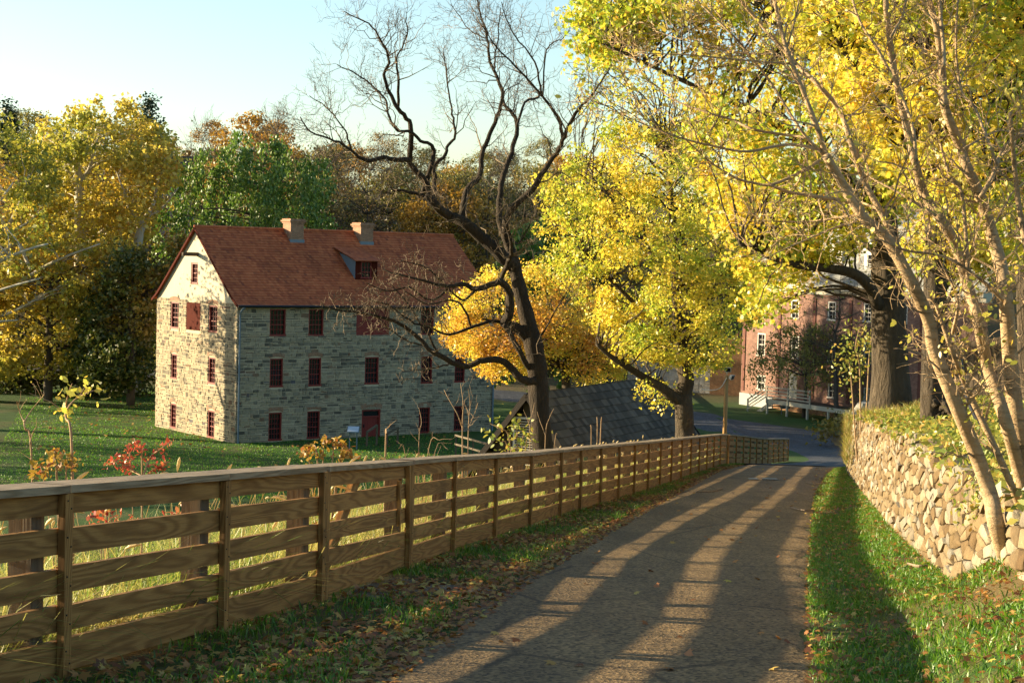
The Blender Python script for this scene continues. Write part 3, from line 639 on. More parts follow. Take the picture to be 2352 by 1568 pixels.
for px, ytop, ybase in ((679, 503, 548), (839, 512, 558)):
    q = MO+GU*(MW/2)-MN*0; hp = hit(px, ybase-8, MO-MN*(MW/2-.75), MN); u = float(np.dot(hp-MO, MU)); c = MO+MU*u-MN*(MW/2-.45); zt = hit(px, ytop, MO-MN*(MW/2-.2), MN)[2]
    zb = MO[2]+EH+RISE-.75; m = MB()
    def ub(mb_, c, w, d, z0, z1):
        mb_.beam((c[0], c[1], z0), (c[0], c[1], z1), w, d, side=MU, up=MN)
    # brick texture needs u across the courses: use box faces with metre UVs
    def brickbox(mb_, c, w, d, z0, z1, mi=0):
        cs = [(-w/2, -d/2), (w/2, -d/2), (w/2, d/2), (-w/2, d/2)]; acc = 0
        pts = [np.array([c[0], c[1], 0])+MU*x-MN*y for x, y in cs]
        for k in range(4):
            a, b = pts[k], pts[(k+1) % 4]; L = np.linalg.norm(b-a)
            mb_.quad(a+zv*z0, b+zv*z0, b+zv*z1, a+zv*z1, mi, [(acc, z0), (acc+L, z0), (acc+L, z1), (acc, z1)]); acc += L
        mb_.quad(*[q_+zv*z1 for q_ in pts], mi, [(0, 0), (w, 0), (w, d), (0, d)]); mb_.quad(*[q_+zv*z0 for q_ in pts[::-1]], mi, [(0, 0), (w, 0), (w, d), (0, d)])
    brickbox(m, c, .98, 1.0, zb, zt-.3); ch = m.build('chimney', 'chim', mill)
    m = MB(); brickbox(m, c, 1.10, 1.12, zt-.3, zt-.2); brickbox(m, c, 1.22, 1.24, zt-.2, zt-.1); brickbox(m, c, 1.08, 1.1, zt-.1, zt); reparent(m.build('chimney_cap', 'chim'), ch)
    m = MB(); brickbox(m, c, 1.06, 1.1, zb-.3, zb+.22); reparent(m.build('flashing', 'blue_grey'), ch)
# shed dormer
hf = hit(838, 650, MO-MN*1.9, MN); du = float(np.dot(hf-MO, MU)); dw = 1.05
def roofz(x): return EH+.30+(x-.25)*(RISE-.2)/(MW/2-.25) if x > .9 else EH+.1
dw = .85; xf = 1.75; zf0 = roofz(xf); zf1 = zf0+1.25; xb = 3.75; zb = roofz(xb)
dormer = MB()
for s in (-1, 1):
    a = MO+MU*(du+s*dw)-MN*xf; b = MO+MU*(du+s*dw)-MN*xb
    dormer.add([a+zv*(zf0-.1), a+zv*zf1, b+zv*(zb+.05)], [(0, 1, 2)])
dm = dormer.build('dormer_cheek', 'blue_grey', mill)
dO = MO-MN*xf+MU*(du-dw); m = MB()
wall_holes(m, dO, MU, MN, 2*dw, zf0-.1, zf1, [(dw-.42, dw+.42, zf0+.1, zf1-.08)], .12, 0); m.build('dormer_front', 'redwood', mill)
window(mill, dO, MU, MN, (dw-.42, dw+.42, zf0+.1, zf1-.08), 3, 3, fw=.08, depth=.11, name='dormer_window')
m = MB(); n = 11; e0 = MO+MU*(du-dw-.22)-MN*(xf-.35)+zv*(zf1+.02-.06); vec = -MN*(xb+.75-xf)+zv*(roofz(xb+.4)+.10-zf1)
tile_slope(m, [vec*k/n for k in range(n+1)], e0, MU, 2*dw+.44, .19, .022, rng); m.quad(e0-zv*.04, e0+MU*(2*dw+.44)-zv*.04, e0+vec+MU*(2*dw+.44)-zv*.04, e0+vec-zv*.04)
m.build('dormer_roof', 'tile', mill)
# hoist beam in the gable
hz = uvpix(452, 584, MO, GU, GN); m = MB(); b0 = lc(MO, GU, GN, hz[0]-.12, hz[1], -.1); m.beam(b0, b0+GN*1.15, .22, .24, side=GU)
m.build('hoist_beam', 'oldwood', mill)
# ------------------------------------------------------------------ the brick building
BY = 141.5; bl = at(1700, 930, BY); BZ = gz(bl[0]-2, BY-1); BO_ = np.array([bl[0], BY, BZ]); BU = np.array([math.sin(R(31)), -math.cos(R(31)), 0]); BN = np.array([BU[1], -BU[0], 0])
brick = thing('brick_building', 'red brick three-storey building with pale window frames, cream cornice and slate mansard roof', 'building', BO_)
BL = 27.0; BH = hit(1720, 668, BO_, BN)[2]-BZ; cols = []
def cx5(x): return 1454.6+.3418*x-0
def cy5(y): return 535.9+.3418*y
rows_ = [(437, 560), (672, 818), (955, 1045)]
op = []
for x in (858, 1085, 1333, 1573, 1815, 2060):
    for k, (t0, t1) in enumerate(rows_):
        sh = (x-858)*(.045, .085, .118)[k]
        if k == 2 and x == 1085: continue
        a = uvpix(cx5(x-30), cy5(t1+sh), BO_, BU, BN); b = uvpix(cx5(x+30), cy5(t0+sh), BO_, BU, BN); op.append((a[0], b[0], a[1], b[1]))
dr = [uvpix(cx5(1036), cy5(1105), BO_, BU, BN), uvpix(cx5(1103), cy5(928), BO_, BU, BN)]; dop = (dr[0][0], dr[1][0], dr[0][1], dr[1][1])
m = MB(); wall_holes(m, BO_, BU, BN, BL, 1.0, BH, op+[dop], .22, 0); wall_holes(m, BO_-BN*14, -BN*-1, -BU, 14, 1.0, BH, [], .2, 0)
m.quad(BO_+zv*1.0, BO_-BN*14+zv*1.0, BO_-BN*14+zv*BH, BO_+zv*BH, 0, [(0, 1), (14, 1), (14, BH), (0, BH)])
for x in (752, 985, 1218, 1460, 1695, 1940):
    u = uvpix(cx5(x), cy5(600), BO_, BU, BN)[0]; z0, z1 = 1.2, BH-.3
    rectbar(m, BO_, BU, BN, u-.16, u+.16, z0, z1, 0, .07, 1)
m.build('brick_wall', ['brick', flat('dark_strip', (.13, .05, .035), .8, 4)], brick)
m = MB(); rectbar(m, BO_, BU, BN, -.06, 4.2, -1.2, 1.0, -.3, .08); m.build('foundation', 'concrete', brick); m = MB(); rectbar(m, BO_, BU, BN, 4.2, BL, -1.2, 1.0, -.3, .02); m.build('plinth', 'oldbrick', brick)
m = MB(); rectbar(m, BO_, BU, BN, -.3, BL, BH, BH+.35, -.4, .22); rectbar(m, BO_, BU, BN, -.45, BL, BH+.35, BH+.75, -.5, .5); m.build('cornice', 'cream', brick)
for i, r in enumerate(op): window(brick, BO_, BU, BN, r, 2, 4 if r[3]-r[2] > 1.4 else 2, frame='white', fw=.12, depth=.17)
boards('door', BO_, BU, BN, (dop[0]+.05, dop[1]-.05, dop[2], dop[3]), 2, True, 'cream', brick, (-.12, -.06))
m = MB(); Ao = BO_+zv*(BH+.75)+BN*.3; n = 16; sv = -BN*2.2+zv*4.6
tile_slope(m, [sv*k/n for k in range(n+1)], Ao, BU, BL, .5, .03, rng)
m.quad(Ao-zv*.05-BN*.06, Ao+BU*BL-zv*.05-BN*.06, Ao+BU*BL+sv-zv*.05-BN*.06, Ao+sv-zv*.05-BN*.06)
m.quad(Ao+sv-BN*.05, Ao+sv+BU*BL-BN*.05, Ao+sv+BU*BL-BN*10+zv*1.5, Ao+sv-BN*10+zv*1.5)
m.quad(Ao-BN*.06, Ao+sv-BN*.06, Ao+sv-BN*9.5, Ao-BN*12); m.build('mansard_roof', 'slate', brick)
for x in (915, 1092, 1330, 1570):
    u = uvpix(cx5(x), cy5(300), BO_, BU, BN)[0]; z0 = BH+1.5; dO2 = BO_-BN*.35
    m = MB(); wall_holes(m, dO2, BU, BN, BL, z0, z0+.001, [], .1, 0)
    m = MB(); O2 = dO2+BU*(u-.75); wall_holes(m, O2, BU, BN, 1.5, z0, z0+2.0, [(.3, 1.2, z0+.25, z0+1.75)], .15, 0)
    for s in (0, 1.5): q = O2+BU*s; m.add([q+zv*z0, q+zv*(z0+2.0), q-BN*1.4+zv*(z0+2.0)], [(0, 1, 2)])
    m.add([O2+zv*(z0+2.0)-BU*.12+BN*.12, O2+BU*1.62+zv*(z0+2.0)+BN*.12, O2+BU*.75+zv*(z0+2.65)+BN*.12], [(0, 1, 2)])
    d1 = m.build('dormer', 'white', brick)
    m = MB(); e = BU*.9; tp = O2+BU*.75+zv*(z0+2.7)+BN*.16
    for s in (-1, 1): m.quad(tp, tp+BU*.95*s-zv*.72, tp+BU*.95*s-zv*.72-BN*1.9, tp-BN*1.9)
    reparent(m.build('dormer_roof', 'slate'), d1); w_ = window(brick, O2, BU, BN, (.3, 1.2, z0+.25, z0+1.75), 2, 4, frame='white', fw=.08, depth=.13, name='dormer_window')
# ------------------------------------------------------------------ entrance ramp of the brick building
DO = BO_+BN*1.6; ra = uvpix(cx5(902), cy5(1114), BO_+BN*3.2, BU, BN)
ramp = thing('entrance_deck', 'pale wooden entrance deck with railings and steps along the brick building', 'deck', BO_+BN*3)
RF = BO_+BN*3.4; u0 = uvpix(cx5(902), cy5(1100), RF, BU, BN)[0]; u1 = u0+5.1; u2 = uvpix(cx5(1640), cy5(1180), RF, BU, BN)[0]; zl = uvpix(cx5(902), cy5(1112), RF, BU, BN)[1]; z2 = zl-.02
m = MB(); 
m.beam(lc(RF, BU, BN, u0, zl-.05, -1.0), lc(RF, BU, BN, u1, zl-.05, -1.0), 2.0, .1, side=BN); m.beam(lc(RF, BU, BN, u1, zl-.05, -.9), lc(RF, BU, BN, u2, z2-.05, -.9), 1.75, .1, side=BN)
m.build('deck', 'oldwood', ramp)
m = MB(); m.beam(lc(RF, BU, BN, u0, zl-.16, .03), lc(RF, BU, BN, u1, zl-.16, .03), .05, .34, side=BN); m.beam(lc(RF, BU, BN, u1, zl-.17, .03), lc(RF, BU, BN, u2, z2-.17, .03), .05, .34, side=BN); m.build('fascia', 'cream', ramp)
for k in range(6):
    u = u0+(u2-u0)*k/5.2; zt = zl-.3 if u < u1 else zl-.3; m = MB(); g = gz(*(lc(RF, BU, BN, u, 0)[:2])); q = lc(RF, BU, BN, u, 0, .0)
    m.beam((q[0], q[1], g-.2), (q[0], q[1], RF[2]+zt+.02), .14, .14, side=BU, up=BN); m.build('support_post', 'cream', ramp)
su = u0-2.6
for k in range(4):
    m = MB(); zz = zl*(1-(k+1)/5); m.beam(lc(RF, BU, BN, u0-.45*(k+.1)-.02, zl-.24*(k+1), -1.6), lc(RF, BU, BN, u0-.45*(k+1.1), zl-.24*(k+1), -1.6), 1.5, .06, side=BN); m.build('step', 'oldwood', ramp)
m = MB(); m.beam(lc(RF, BU, BN, u0, zl-.15, -.8), lc(RF, BU, BN, u0-2.3, zl-1.35, -.8), .06, .3, side=BN); m.build('stringer', 'cream', ramp)
m = MB()
for u in (u0, u0+2.55, u1):
    m.beam(lc(RF, BU, BN, u, zl-.3, .09), lc(RF, BU, BN, u, zl+1.08, .09), .1, .1, side=BU, up=BN)
m.beam(lc(RF, BU, BN, u0-2.3, zl-1.7, .09), lc(RF, BU, BN, u0-2.3, zl-.15, .09), .1, .1, side=BU, up=BN)
for hh in (.2, .45, .7, .98):
    m.beam(lc(RF, BU, BN, u0, zl+hh, .12), lc(RF, BU, BN, u1, zl+hh, .12), .04, .09, side=BN); m.beam(lc(RF, BU, BN, u0, zl+hh, .12), lc(RF, BU, BN, u0-2.3, zl+hh-1.2, .12), .04, .09, side=BN)
m.build('railing', 'cream', ramp)
# ------------------------------------------------------------------ signs, handrails, pole
def sign(px, py0, py1, Y, label, wpx):
    q = at(px, py1, Y); z = gz(q[0], q[1]); top = at(px, py0, Y)[2]; t_ = thing('information_panel', label, 'sign', (q[0], q[1], z), 'slanted information panels')
    w = wpx*Y/F
    for s in (-.3, .3):
        m = MB(); m.beam((q[0]+s*w, q[1], z-.1), (q[0]+s*w, q[1], top-.12), .07, .07, side=(1, 0, 0), up=(0, 1, 0)); m.build('leg', 'blue_grey', t_)
    m = MB(); m.beam((q[0]-w/2, q[1]-.05, top-.05), (q[0]+w/2, q[1]-.05, top-.05), .62, .05, side=(0, .85, .5)); b_ = m.build('panel', 'blue_grey', t_)
    m = MB(); m.beam((q[0]-w*.44, q[1]-.07, top-.02), (q[0]+w*.44, q[1]-.07, top-.02), .52, .02, side=(0, .85, .5)); reparent(m.build('sheet', flat('sheet', (.42, .47, .52), .4, 6, .3, 0)), b_)
sign(811, 984, 1018, 101.5, 'slanted information panel on two posts left of the red door of the stone mill', 28)
sign(1801, 931, 962, 133, 'slanted information panel on two posts in front of the pale entrance deck', 22)
def handrail(pxs, label):
    (x0, y0, x1, y1), Y = pxs; a = at(x0, y0, Y); b = at(x1, y1, Y+.8); za, zb = gz(a[0], a[1]), gz(b[0], b[1])
    t_ = thing('handrail', label, 'handrail', (a[0], a[1], za), 'grey handrails by the mill door')
    for q, z in ((a, za), (b, zb)): m = MB(); m.beam((q[0], q[1], z-.1), (q[0], q[1], q[2]+.02), .12, .12, side=(1, 0, 0), up=(0, 1, 0)); m.build('post', 'post', t_)
    m = MB(); m.beam(a, b, .10, .12); m.build('rail', 'post', t_)
handrail(((843, 992, 866, 976), 103.5), 'short sloping grey handrail straight in front of the red door of the mill')
handrail(((889, 996, 914, 982), 104.5), 'short sloping grey handrail on the right of the red door of the mill')
# low pale rails beside the mill end
t_ = thing('low_rail', 'low weathered two-bar rail between the mill corner and the shingled shed', 'rail', at(1060, 1010, 96))
a = at(1046, 999, 96); b = at(1130, 1022, 91)
for dz in (0, -.5):
    m = MB(); m.beam(a+zv*dz, b+zv*dz, .08, .1); m.build('rail_bar', 'post', t_)
for u in (0.02, .5, .98):
    q = a+(b-a)*u; m = MB(); m.beam((q[0], q[1], gz(q[0], q[1])-.1), (q[0], q[1], q[2]), .1, .1, side=(1, 0, 0), up=(0, 1, 0)); m.build('post', 'post', t_)
# floodlight pole
PY = 74.0; q = at(1664.5, 997, PY); g = gz(q[0], q[1]); top = at(1669, 862, PY); pole = thing('light_pole', 'slim tan wooden pole with two floodlights and a loose cable beside the board fence', 'light pole', (q[0], q[1], g))
m = MB(); m.tube([(q[0], q[1], g-.3), (top[0], top[1], top[2])], [.10, .085], 10); m.build('post', 'polewood', pole, True)
def flood(c, d, name):
    d = np.array(d, float); d /= np.linalg.norm(d); m = MB(); c = np.array(c)
    s = np.cross(d, (0, 0, 1)); s /= np.linalg.norm(s); u = np.cross(s, d)
    A = [c+s*a*.07+u*b*.06-d*.07 for a, b in ((-1, -1), (1, -1), (1, 1), (-1, 1))]; B = [c+s*a*.14+u*b*.11+d*.07 for a, b in ((-1, -1), (1, -1), (1, 1), (-1, 1))]
    m.add(A+B, [(0, 1, 2, 3), (0, 4, 5, 1), (1, 5, 6, 2), (2, 6, 7, 3), (3, 7, 4, 0), (7, 6, 5, 4)]); f = m.build('floodlight', 'white', pole)
    m = MB(); m.quad(*[v+d*.01-(v-c-d*.07)*.2 for v in B]); reparent(m.build('lens', 'glass'), f)
    m = MB(); m.tube([c-d*.08, (top[0], top[1], c[2]-.22)], .03, 6); reparent(m.build('bracket', 'cream'), f)
flood((top[0]+.05, top[1]-.1, top[2]+.28), (-.3, -1, -.35), 'up'); flood((top[0]+.2, top[1]-.1, top[2]-.05), (.8, -.6, -.4), 'low')
m = MB(); e = at(1612, 894, PY+1); m.tube(crom([(top[0], top[1]-.1, top[2]-.1), at(1655, 890, PY), at(1636, 896, PY+.5), e], 8), .022, 6); m.build('cable', 'white', pole)
# ------------------------------------------------------------------ shingled shed
SA = np.array([.70, 62.0, 0]); apex = at(1220, 903, 62); SD = np.array([.47, .883, 0]); SD /= np.linalg.norm(SD); SW = np.array([SD[1], -SD[0], 0]); SLn, sh_, half = 11.6, 3.9, 3.1
AP = np.array([apex[0], apex[1], apex[2]]); shed = thing('shed', 'low weathered shed with long wood-shingle roof, board gable and white louvre', 'shed', (AP[0], AP[1], AP[2]-sh_-1.4))
m = MB(); nr = 15
for s in (1, -1):
    ev = AP+SW*s*half-zv*sh_-SD*.35
    prof = [(AP-SD*.35-ev)*k/nr for k in range(nr+1)]
    tile_slope(m, prof, ev, SD, SLn+.7, .26, .03, rng)
    m.quad(ev-zv*.05, ev+SD*(SLn+.7)-zv*.05, AP-SD*.35+SD*(SLn+.7)-zv*.05, AP-SD*.35-zv*.05)
m.build('shingle_roof', 'shingle', shed)
for s in (1, -1):
    for e in (-.36, SLn+.36): m = MB(); m.beam(AP+SD*e-zv*.06, AP+SD*e+SW*s*(half+.02)-zv*(sh_+.08), .06, .2, side=SD); m.build('rake_board', 'shadewood', shed)
for e in (0, SLn):
    n = 20; m = MB()
    for k in range(n):
        u = -half+.1+(2*half-.2)*(k+.5)/n; w = (2*half-.2)/n; zt = AP[2]-abs(u)/half*sh_-.18
        m.beam(AP*[1, 1, 0]+SD*e+SW*u+zv*(AP[2]-sh_-3.0), AP*[1, 1, 0]+SD*e+SW*u+zv*zt, w-.012, .05, side=SW, up=SD)
        if k % 2 == 0: m.beam(AP*[1, 1, 0]+SD*(e-.04)+SW*(u+w/2)+zv*(AP[2]-sh_-3.0), AP*[1, 1, 0]+SD*(e-.04)+SW*(u+w/2)+zv*(zt-.1), .05, .04, side=SW, up=SD)
    m.build('board_gable', 'oldwood', shed)
m = MB()
for s in (1, -1):
    a = AP*[1, 1, 0]+SW*s*(half-.25); m.beam(a+zv*(AP[2]-sh_-1.4), a+SD*SLn+zv*(AP[2]-sh_-1.4), .1, 3.3, side=SW)
m.build('side_wall', 'oldwood', shed)
m = MB(); lw, lz0, lz1 = .50, AP[2]-2.6, AP[2]-.92; ce = AP*[1, 1, 0]-SD*.09-SW*.10
for s in (-1, 1): m.beam(ce+SW*s*lw+zv*lz0, ce+SW*s*lw+zv*lz1, .08, .08, side=SW, up=SD)
for z in (lz0, lz1): m.beam(ce-SW*(lw+.04)+zv*z, ce+SW*(lw+.04)+zv*z, .08, .082, side=SD)
n = 17
for k in range(n):
    z = lz0+.06+(lz1-lz0-.1)*k/n; m.beam(ce-SW*lw+zv*z, ce+SW*lw+zv*z, .07, .02, side=SD-zv*.6)
m.build('louvre', 'white', shed)
# ------------------------------------------------------------------ ruin beyond the valley road
def runwall(name, label, cat, px0, px1, Y0, Y1, ytop0, ytop1, mat, stones, jag, rngs):
    a = at(px0, 920, Y0); b = at(px1, 920, Y1); za = gz(a[0], a[1]); O = np.array([a[0], a[1], za]); U = np.array([b[0]-a[0], b[1]-a[1], 0]); L = np.linalg.norm(U); U /= L; N = np.array([U[1], -U[0], 0])
    h0 = at(px0, ytop0, Y0)[2]-za; h1 = at(px1, ytop1, Y1)[2]-za; t_ = thing(name, label, cat, O); m = MB(); n = 14
    hs = [h0+(h1-h0)*k/n+rngs.uniform(-jag, jag) for k in range(n)]
    for k in range(n):
        u0, u1 = L*k/n, L*(k+1)/n; hh = max(.4, hs[k])
        if stones:
            masonry(m, O+U*u0, U, N, u1-u0, 0, hh, [], rngs, 0, None, (.25, .5), (.3, .8)); rectbar(m, O, U, N, u0, u1, -.6, hh, -.5, 0, 1)
        else:
            P = [lc(O, U, N, u0, -.5, .0), lc(O, U, N, u1, -.5, .0), lc(O, U, N, u1, hh), lc(O, U, N, u0, hh)]; m.quad(*P, mi=0, uv=[(u0, 0), (u1, 0), (u1, hh+.5), (u0, hh+.5)]); rectbar(m, O, U, N, u0, u1, -.6, hh-.01, -.6, -.01, 0)
    m.build('masonry', [mat, 'mortar'], t_); return t_
rg = np.random.default_rng(5)
MT['ruinstone'] = stonemat('ruin_stone', [(0, (.30, .29, .26)), (.6, (.46, .44, .38)), (1, (.24, .23, .21))], 4)
runwall('ruined_wall', 'roofless pale rubble stone ruin wall with a broken top behind the maple trunk', 'ruin', 1440, 1632, 156, 152, 826, 838, 'ruinstone', True, .25, rg)
runwall('brick_ruin', 'rough orange brick ruin wall beside the left corner of the brick building', 'ruin', 1629, 1700, 151, 150, 800, 765, 'oldbrick', False, .5, rg)
# ------------------------------------------------------------------ fences and gate
FH = 1.07; BOARDS = [(.035, .185), (.265, .14), (.475, .14), (.69, .14), (.905, .118)]
def fence_run(t_, P, bh=BOARDS, caps=2, rail=True, leftover=None, wob=.006):
    P = [np.array(p, float) for p in P]; n = len(P)
    dirs = [P[min(i+1, n-1)]-P[max(i-1, 0)] for i in range(n)]; dirs = [np.array([d[0], d[1], 0])/np.hypot(d[0], d[1]) for d in dirs]
    for i in range(n):
        d = dirs[i]; s = np.array([d[1], -d[0], 0]); j = random.uniform(-.01, .01)
        m = MB(); a = P[i]+s*.045; m.beam(a+zv*.02, a+zv*(FH-.045)+d*j, .085, .042, side=d, up=s); 
        if P[i][1] < 20:
            for z, h in bh:
                for e in (.3, .7): c = a+zv*(z+h*e)+s*.021+d*(.02 if e < .5 else -.018); m.beam(c, c+s*.004, .009, .009, 1, side=d, up=(0, 0, 1))
        m.build('batten', ['wood', 'black'], t_)
        m = MB(); a = P[i]-s*.10-d*.16; m.beam(a-zv*.45, a+zv*(FH-.047), .135, .135, side=d, up=s); m.build('post', 'post', t_)
    for i in range(n-1):
        for z, h in bh:
            m = MB(); a, b = P[i].copy(), P[i+1].copy(); d = (b-a)/np.linalg.norm(b-a); a = a+d*.006; b = b-d*.006
            m.beam(a+zv*(z+h/2+random.uniform(-wob, wob)), b+zv*(z+h/2+random.uniform(-wob, wob)), .036, h+random.uniform(-.006, .006)); m.build('board', 'wood', t_)
    i = 0
    while i < n-1:
        k = min(n-1, i+caps); s = np.array([dirs[i][1], -dirs[i][0], 0]); d = P[k]-P[i]; d /= np.linalg.norm(d); m = MB()
        if k == i+2 and np.linalg.norm((P[i]+P[k])/2-P[i+1]) > .05: k = i+1
        m.beam(P[i]-s*.055+zv*(FH-.022)+d*.004+zv*random.uniform(0, .008), P[k]-s*.055+zv*(FH-.022)-d*.004+zv*random.uniform(0, .008), .255, .042, side=s); m.build('cap_rail', 'cap', t_); i = k
def fpt(Y): return (float(fx(Y)), Y, gz(float(fx(Y))+.05, Y)-.0)
fY = [4.3, 6.8, 9.17, 11.2, 13.1]
t_ = thing('board_fence', 'nearest brown board fence section with weathered cap, left of the braced gate', 'fence', fpt(9.3), 'brown board fence along the lane'); fence_run(t_, [fpt(y) for y in fY], caps=1)
fY3 = [16.3, 18.75, 21.4, 24, 26.6, 28.4, 30.4, 32.4, 34.4, 36.5, 38.7, 41.1, 43.6, 46.2, 48.7, 51.2, 53.7, 56.3, 58.8]
t_ = thing('board_fence', 'long brown board fence section running downhill along the lane from the gate', 'fence', fpt(35), 'brown board fence along the lane'); fence_run(t_, [fpt(y) for y in fY3], caps=2)
t_ = thing('board_fence', 'far dark board fence section turning right at the bottom of the lane', 'fence', fpt(62), 'brown board fence along the lane')
def fc(u): x, y = 7.62+5.25*u, 59.0+19.2*u; return (x, y, gz(x, y))
fence_run(t_, [fc(k/10) for k in range(11)], caps=2)
gate = thing('gate', 'brown board gate with a diagonal brace and a leaning latch post between two fence sections', 'gate', fpt(15.4))
g0, g1 = np.array(fpt(13.17)), np.array(fpt(16.23)); gd = (g1-g0)/np.linalg.norm(g1-g0); gs = np.array([gd[1], -gd[0], 0]); gs /= np.linalg.norm(gs)
for z, h in BOARDS:
    m = MB(); w = .012 if z < .8 else 0; m.beam(g0+zv*(z+h/2), g1+zv*(z+h/2+random.uniform(-.03, .02)), .036, h); m.build('board', 'wood', gate)
for q, l in ((g0+gd*.02, 0), (g1-gd*.10, .12), (g1+gd*.03, -.05)):
    m = MB(); a = q+gs*.045; m.beam(a+zv*.02+gd*l, a+zv*(FH-.045), .085, .042, side=gd, up=gs); m.build('stile', 'wood', gate)
for dd in (0, ):
    m = MB(); m.beam(g0+gd*.15-gs*.045+zv*.12, g0+gd*1.35-gs*.045+zv*.96, .045, .14, side=gs); m.build('brace', 'wood', gate)
m = MB(); m.beam(g1-gd*.42+gs*.035+zv*.45, g1-gd*.46+gs*.035+zv*.88, .05, .03, side=gd, up=gs); m.build('latch_bar', 'wood', gate)
m = MB(); m.beam(g0-gs*.055+zv*(FH-.022), g1-gs*.055+zv*(FH-.03), .255, .042, side=gs); m.build('cap_rail', 'cap', gate)
# ------------------------------------------------------------------ dry stone retaining wall
def wpath(u0):                                # arclength -> point on the wall foot and its direction
    return np.array([np.interp(u0, WS, WX), np.interp(u0, WS, WYs)])
WYs = np.linspace(8.4, 57.5, 220); WX = wx(WYs); WS = np.concatenate([[0], np.cumsum(np.hypot(np.diff(WX), np.diff(WYs)))]); WLn = WS[-1]
retain = thing('retaining_wall', 'sunlit tan dry-stone retaining wall beside the grass verge of the lane', 'wall', (float(wx(30)), 30, gz(float(wx(30)), 30)))
def clip_poly(P, n, c):                       # keep dot(p,n)<=c
    out = []
    for i in range(len(P)):
        a, b = P[i-1], P[i]; da, db = a@n-c, b@n-c
        if da <= 0 and db > 0 or da > 0 and db <= 0: t0 = da/(da-db); out.append(a+(b-a)*t0)
        if db <= 0: out.append(b)
    return out
rw = np.random.default_rng(21); m = MB(); du, dv = .55, .095; seeds = []
v = -.25; row = 0
while v < 2.3:
    u = rw.uniform(0, du)
    while u < WLn: seeds.append((u+rw.uniform(-.26, .26), v+rw.uniform(-.05, .05))); u += du*rw.choice([.45, .7, 1., 1.3, 1.9])
    v += dv; row += 1
seeds = np.array(seeds); AS = .24
sc = seeds*[AS, 1]
for i in range(len(seeds)):
    d = sc-sc[i]; dist = np.hypot(d[:, 0], d[:, 1]); nb = np.argsort(dist)[1:26]
    P = [sc[i]+np.array(q) for q in ((-.4, -.4), (.4, -.4), (.4, .4), (-.4, .4))]
    for j in nb:
        nrm = d[j]/dist[j]; P = clip_poly(P, nrm, (sc[i]+sc[j])/2@nrm-.0035)
        if len(P) < 3: break
    if len(P) < 3: continue
    P = [q/[AS, 1] for q in P]; cu, cv = np.mean(P, axis=0); w0 = wpath(np.clip(cu, 0, WLn)); H = float(wh(w0[1])); tj = .05*math.sin(cu*1.7)+.04*math.sin(cu*4.3)
    if cv > H+tj or cu < 0 or cu > WLn: continue
    pr = rw.uniform(.012, .036)+(.03 if rw.random() < .05 else 0); tilt = rw.uniform(-.02, .02, 2)
    def wp(q, n):
        uu = np.clip(q[0], 0, WLn); a = wpath(uu); b = wpath(min(WLn, uu+.3)); c_ = wpath(max(0, uu-.3)); d_ = b-c_; d_ /= np.linalg.norm(d_); nn = np.array([-d_[1], d_[0]])
        z = float(zr(a[1]))+.1+q[1]; lean = .09*q[1]
        return np.array([a[0]+nn[0]*(n-lean), a[1]+nn[1]*(n-lean), z])
    c2 = np.array([cu, cv]); k = len(P); back = [wp(q, -.18) for q in P]; mid = [wp(c2+(q-c2)*.99, pr*.45) for q in P]; fr = [wp(c2+(q-c2)*rw.uniform(.84, .95), pr+tilt[0]*(q[0]-cu)+tilt[1]*(q[1]-cv)*3+rw.uniform(-.012, .012)) for q in P]; cen = wp(c2, pr+.02)
    fs = [(a, (a+1) % k, k+(a+1) % k, k+a) for a in range(k)]+[(k+a, k+(a+1) % k, 2*k+(a+1) % k, 2*k+a) for a in range(k)]+[(2*k+a, 2*k+(a+1) % k, 3*k) for a in range(k)]
    fs = [f[::-1] for f in fs]
    m.add(back+mid+fr+[cen], fs, 0)
for k in range(len(WYs)-1):                    # dark core behind the joints
    a = (WX[k], WYs[k]); b = (WX[k+1], WYs[k+1]); za, zb = float(zr(a[1])), float(zr(b[1])); ha, hb = float(wh(a[1])), float(wh(b[1]))
    m.quad((a[0]+.06, a[1], za-.3), (b[0]+.06, b[1], zb-.3), (b[0]+.19, b[1], zb+hb+.02), (a[0]+.19, a[1], za+ha+.02), 1)
    m.quad((a[0]+.19, a[1], za+ha+.02), (b[0]+.19, b[1], zb+hb+.02), (b[0]+.55, b[1], zb+hb+.0), (a[0]+.55, a[1], za+ha+.0), 1)
m.build('stonework', ['dry_stone', 'dry_core'], retain, True).data.set_sharp_from_angle(angle=R(48))
# ------------------------------------------------------------------ vegetation
def px_limb(pts, Y, dy, rng, sub=4):
    """limb through picture points, drifting in depth by dy; third value = thickness in picture units at Y"""
    n = len(pts); out = []
    for i, p in enumerate(pts): out.append(at(p[0], p[1], Y+dy*(i/(n-1))+ (rng.uniform(-.15, .15) if 0 < i < n-1 else 0)))
    r = np.array([p[2]*Y/F/2 for p in pts]); C = crom(out, sub); return C, np.interp(np.linspace(0, n-1, len(C)), np.arange(n), r)
def taper(pts, w0, w1): n = len(pts); return [(x, y, w0+(w1-w0)*i/(n-1)) for i, (x, y) in enumerate(pts)]
def branches_to(mb, trunk, trads, C, rng, every=1, r0=.5, rmin=.012, sag=.10, mi=0, seg=8):
    tr = np.array(trunk)
    for i in range(0, len(C), every):
        c = C[i]; d = np.linalg.norm(tr-c, axis=1)+np.where(tr[:, 2] > c[2]-.3, (tr[:, 2]-c[2]+.3)*1.6, 0); k = int(np.argmin(d+rng.uniform(0, 1.0, len(d))))
        P = wiggle(tr[k], c, seg, .07, rng, sag); L = np.linalg.norm(c-tr[k]); r = min(trads[k]*r0, .012+.011*L)
        mb.tube(P, np.linspace(r, rmin, seg), 5 if r > .05 else 4, mi, cap=False)
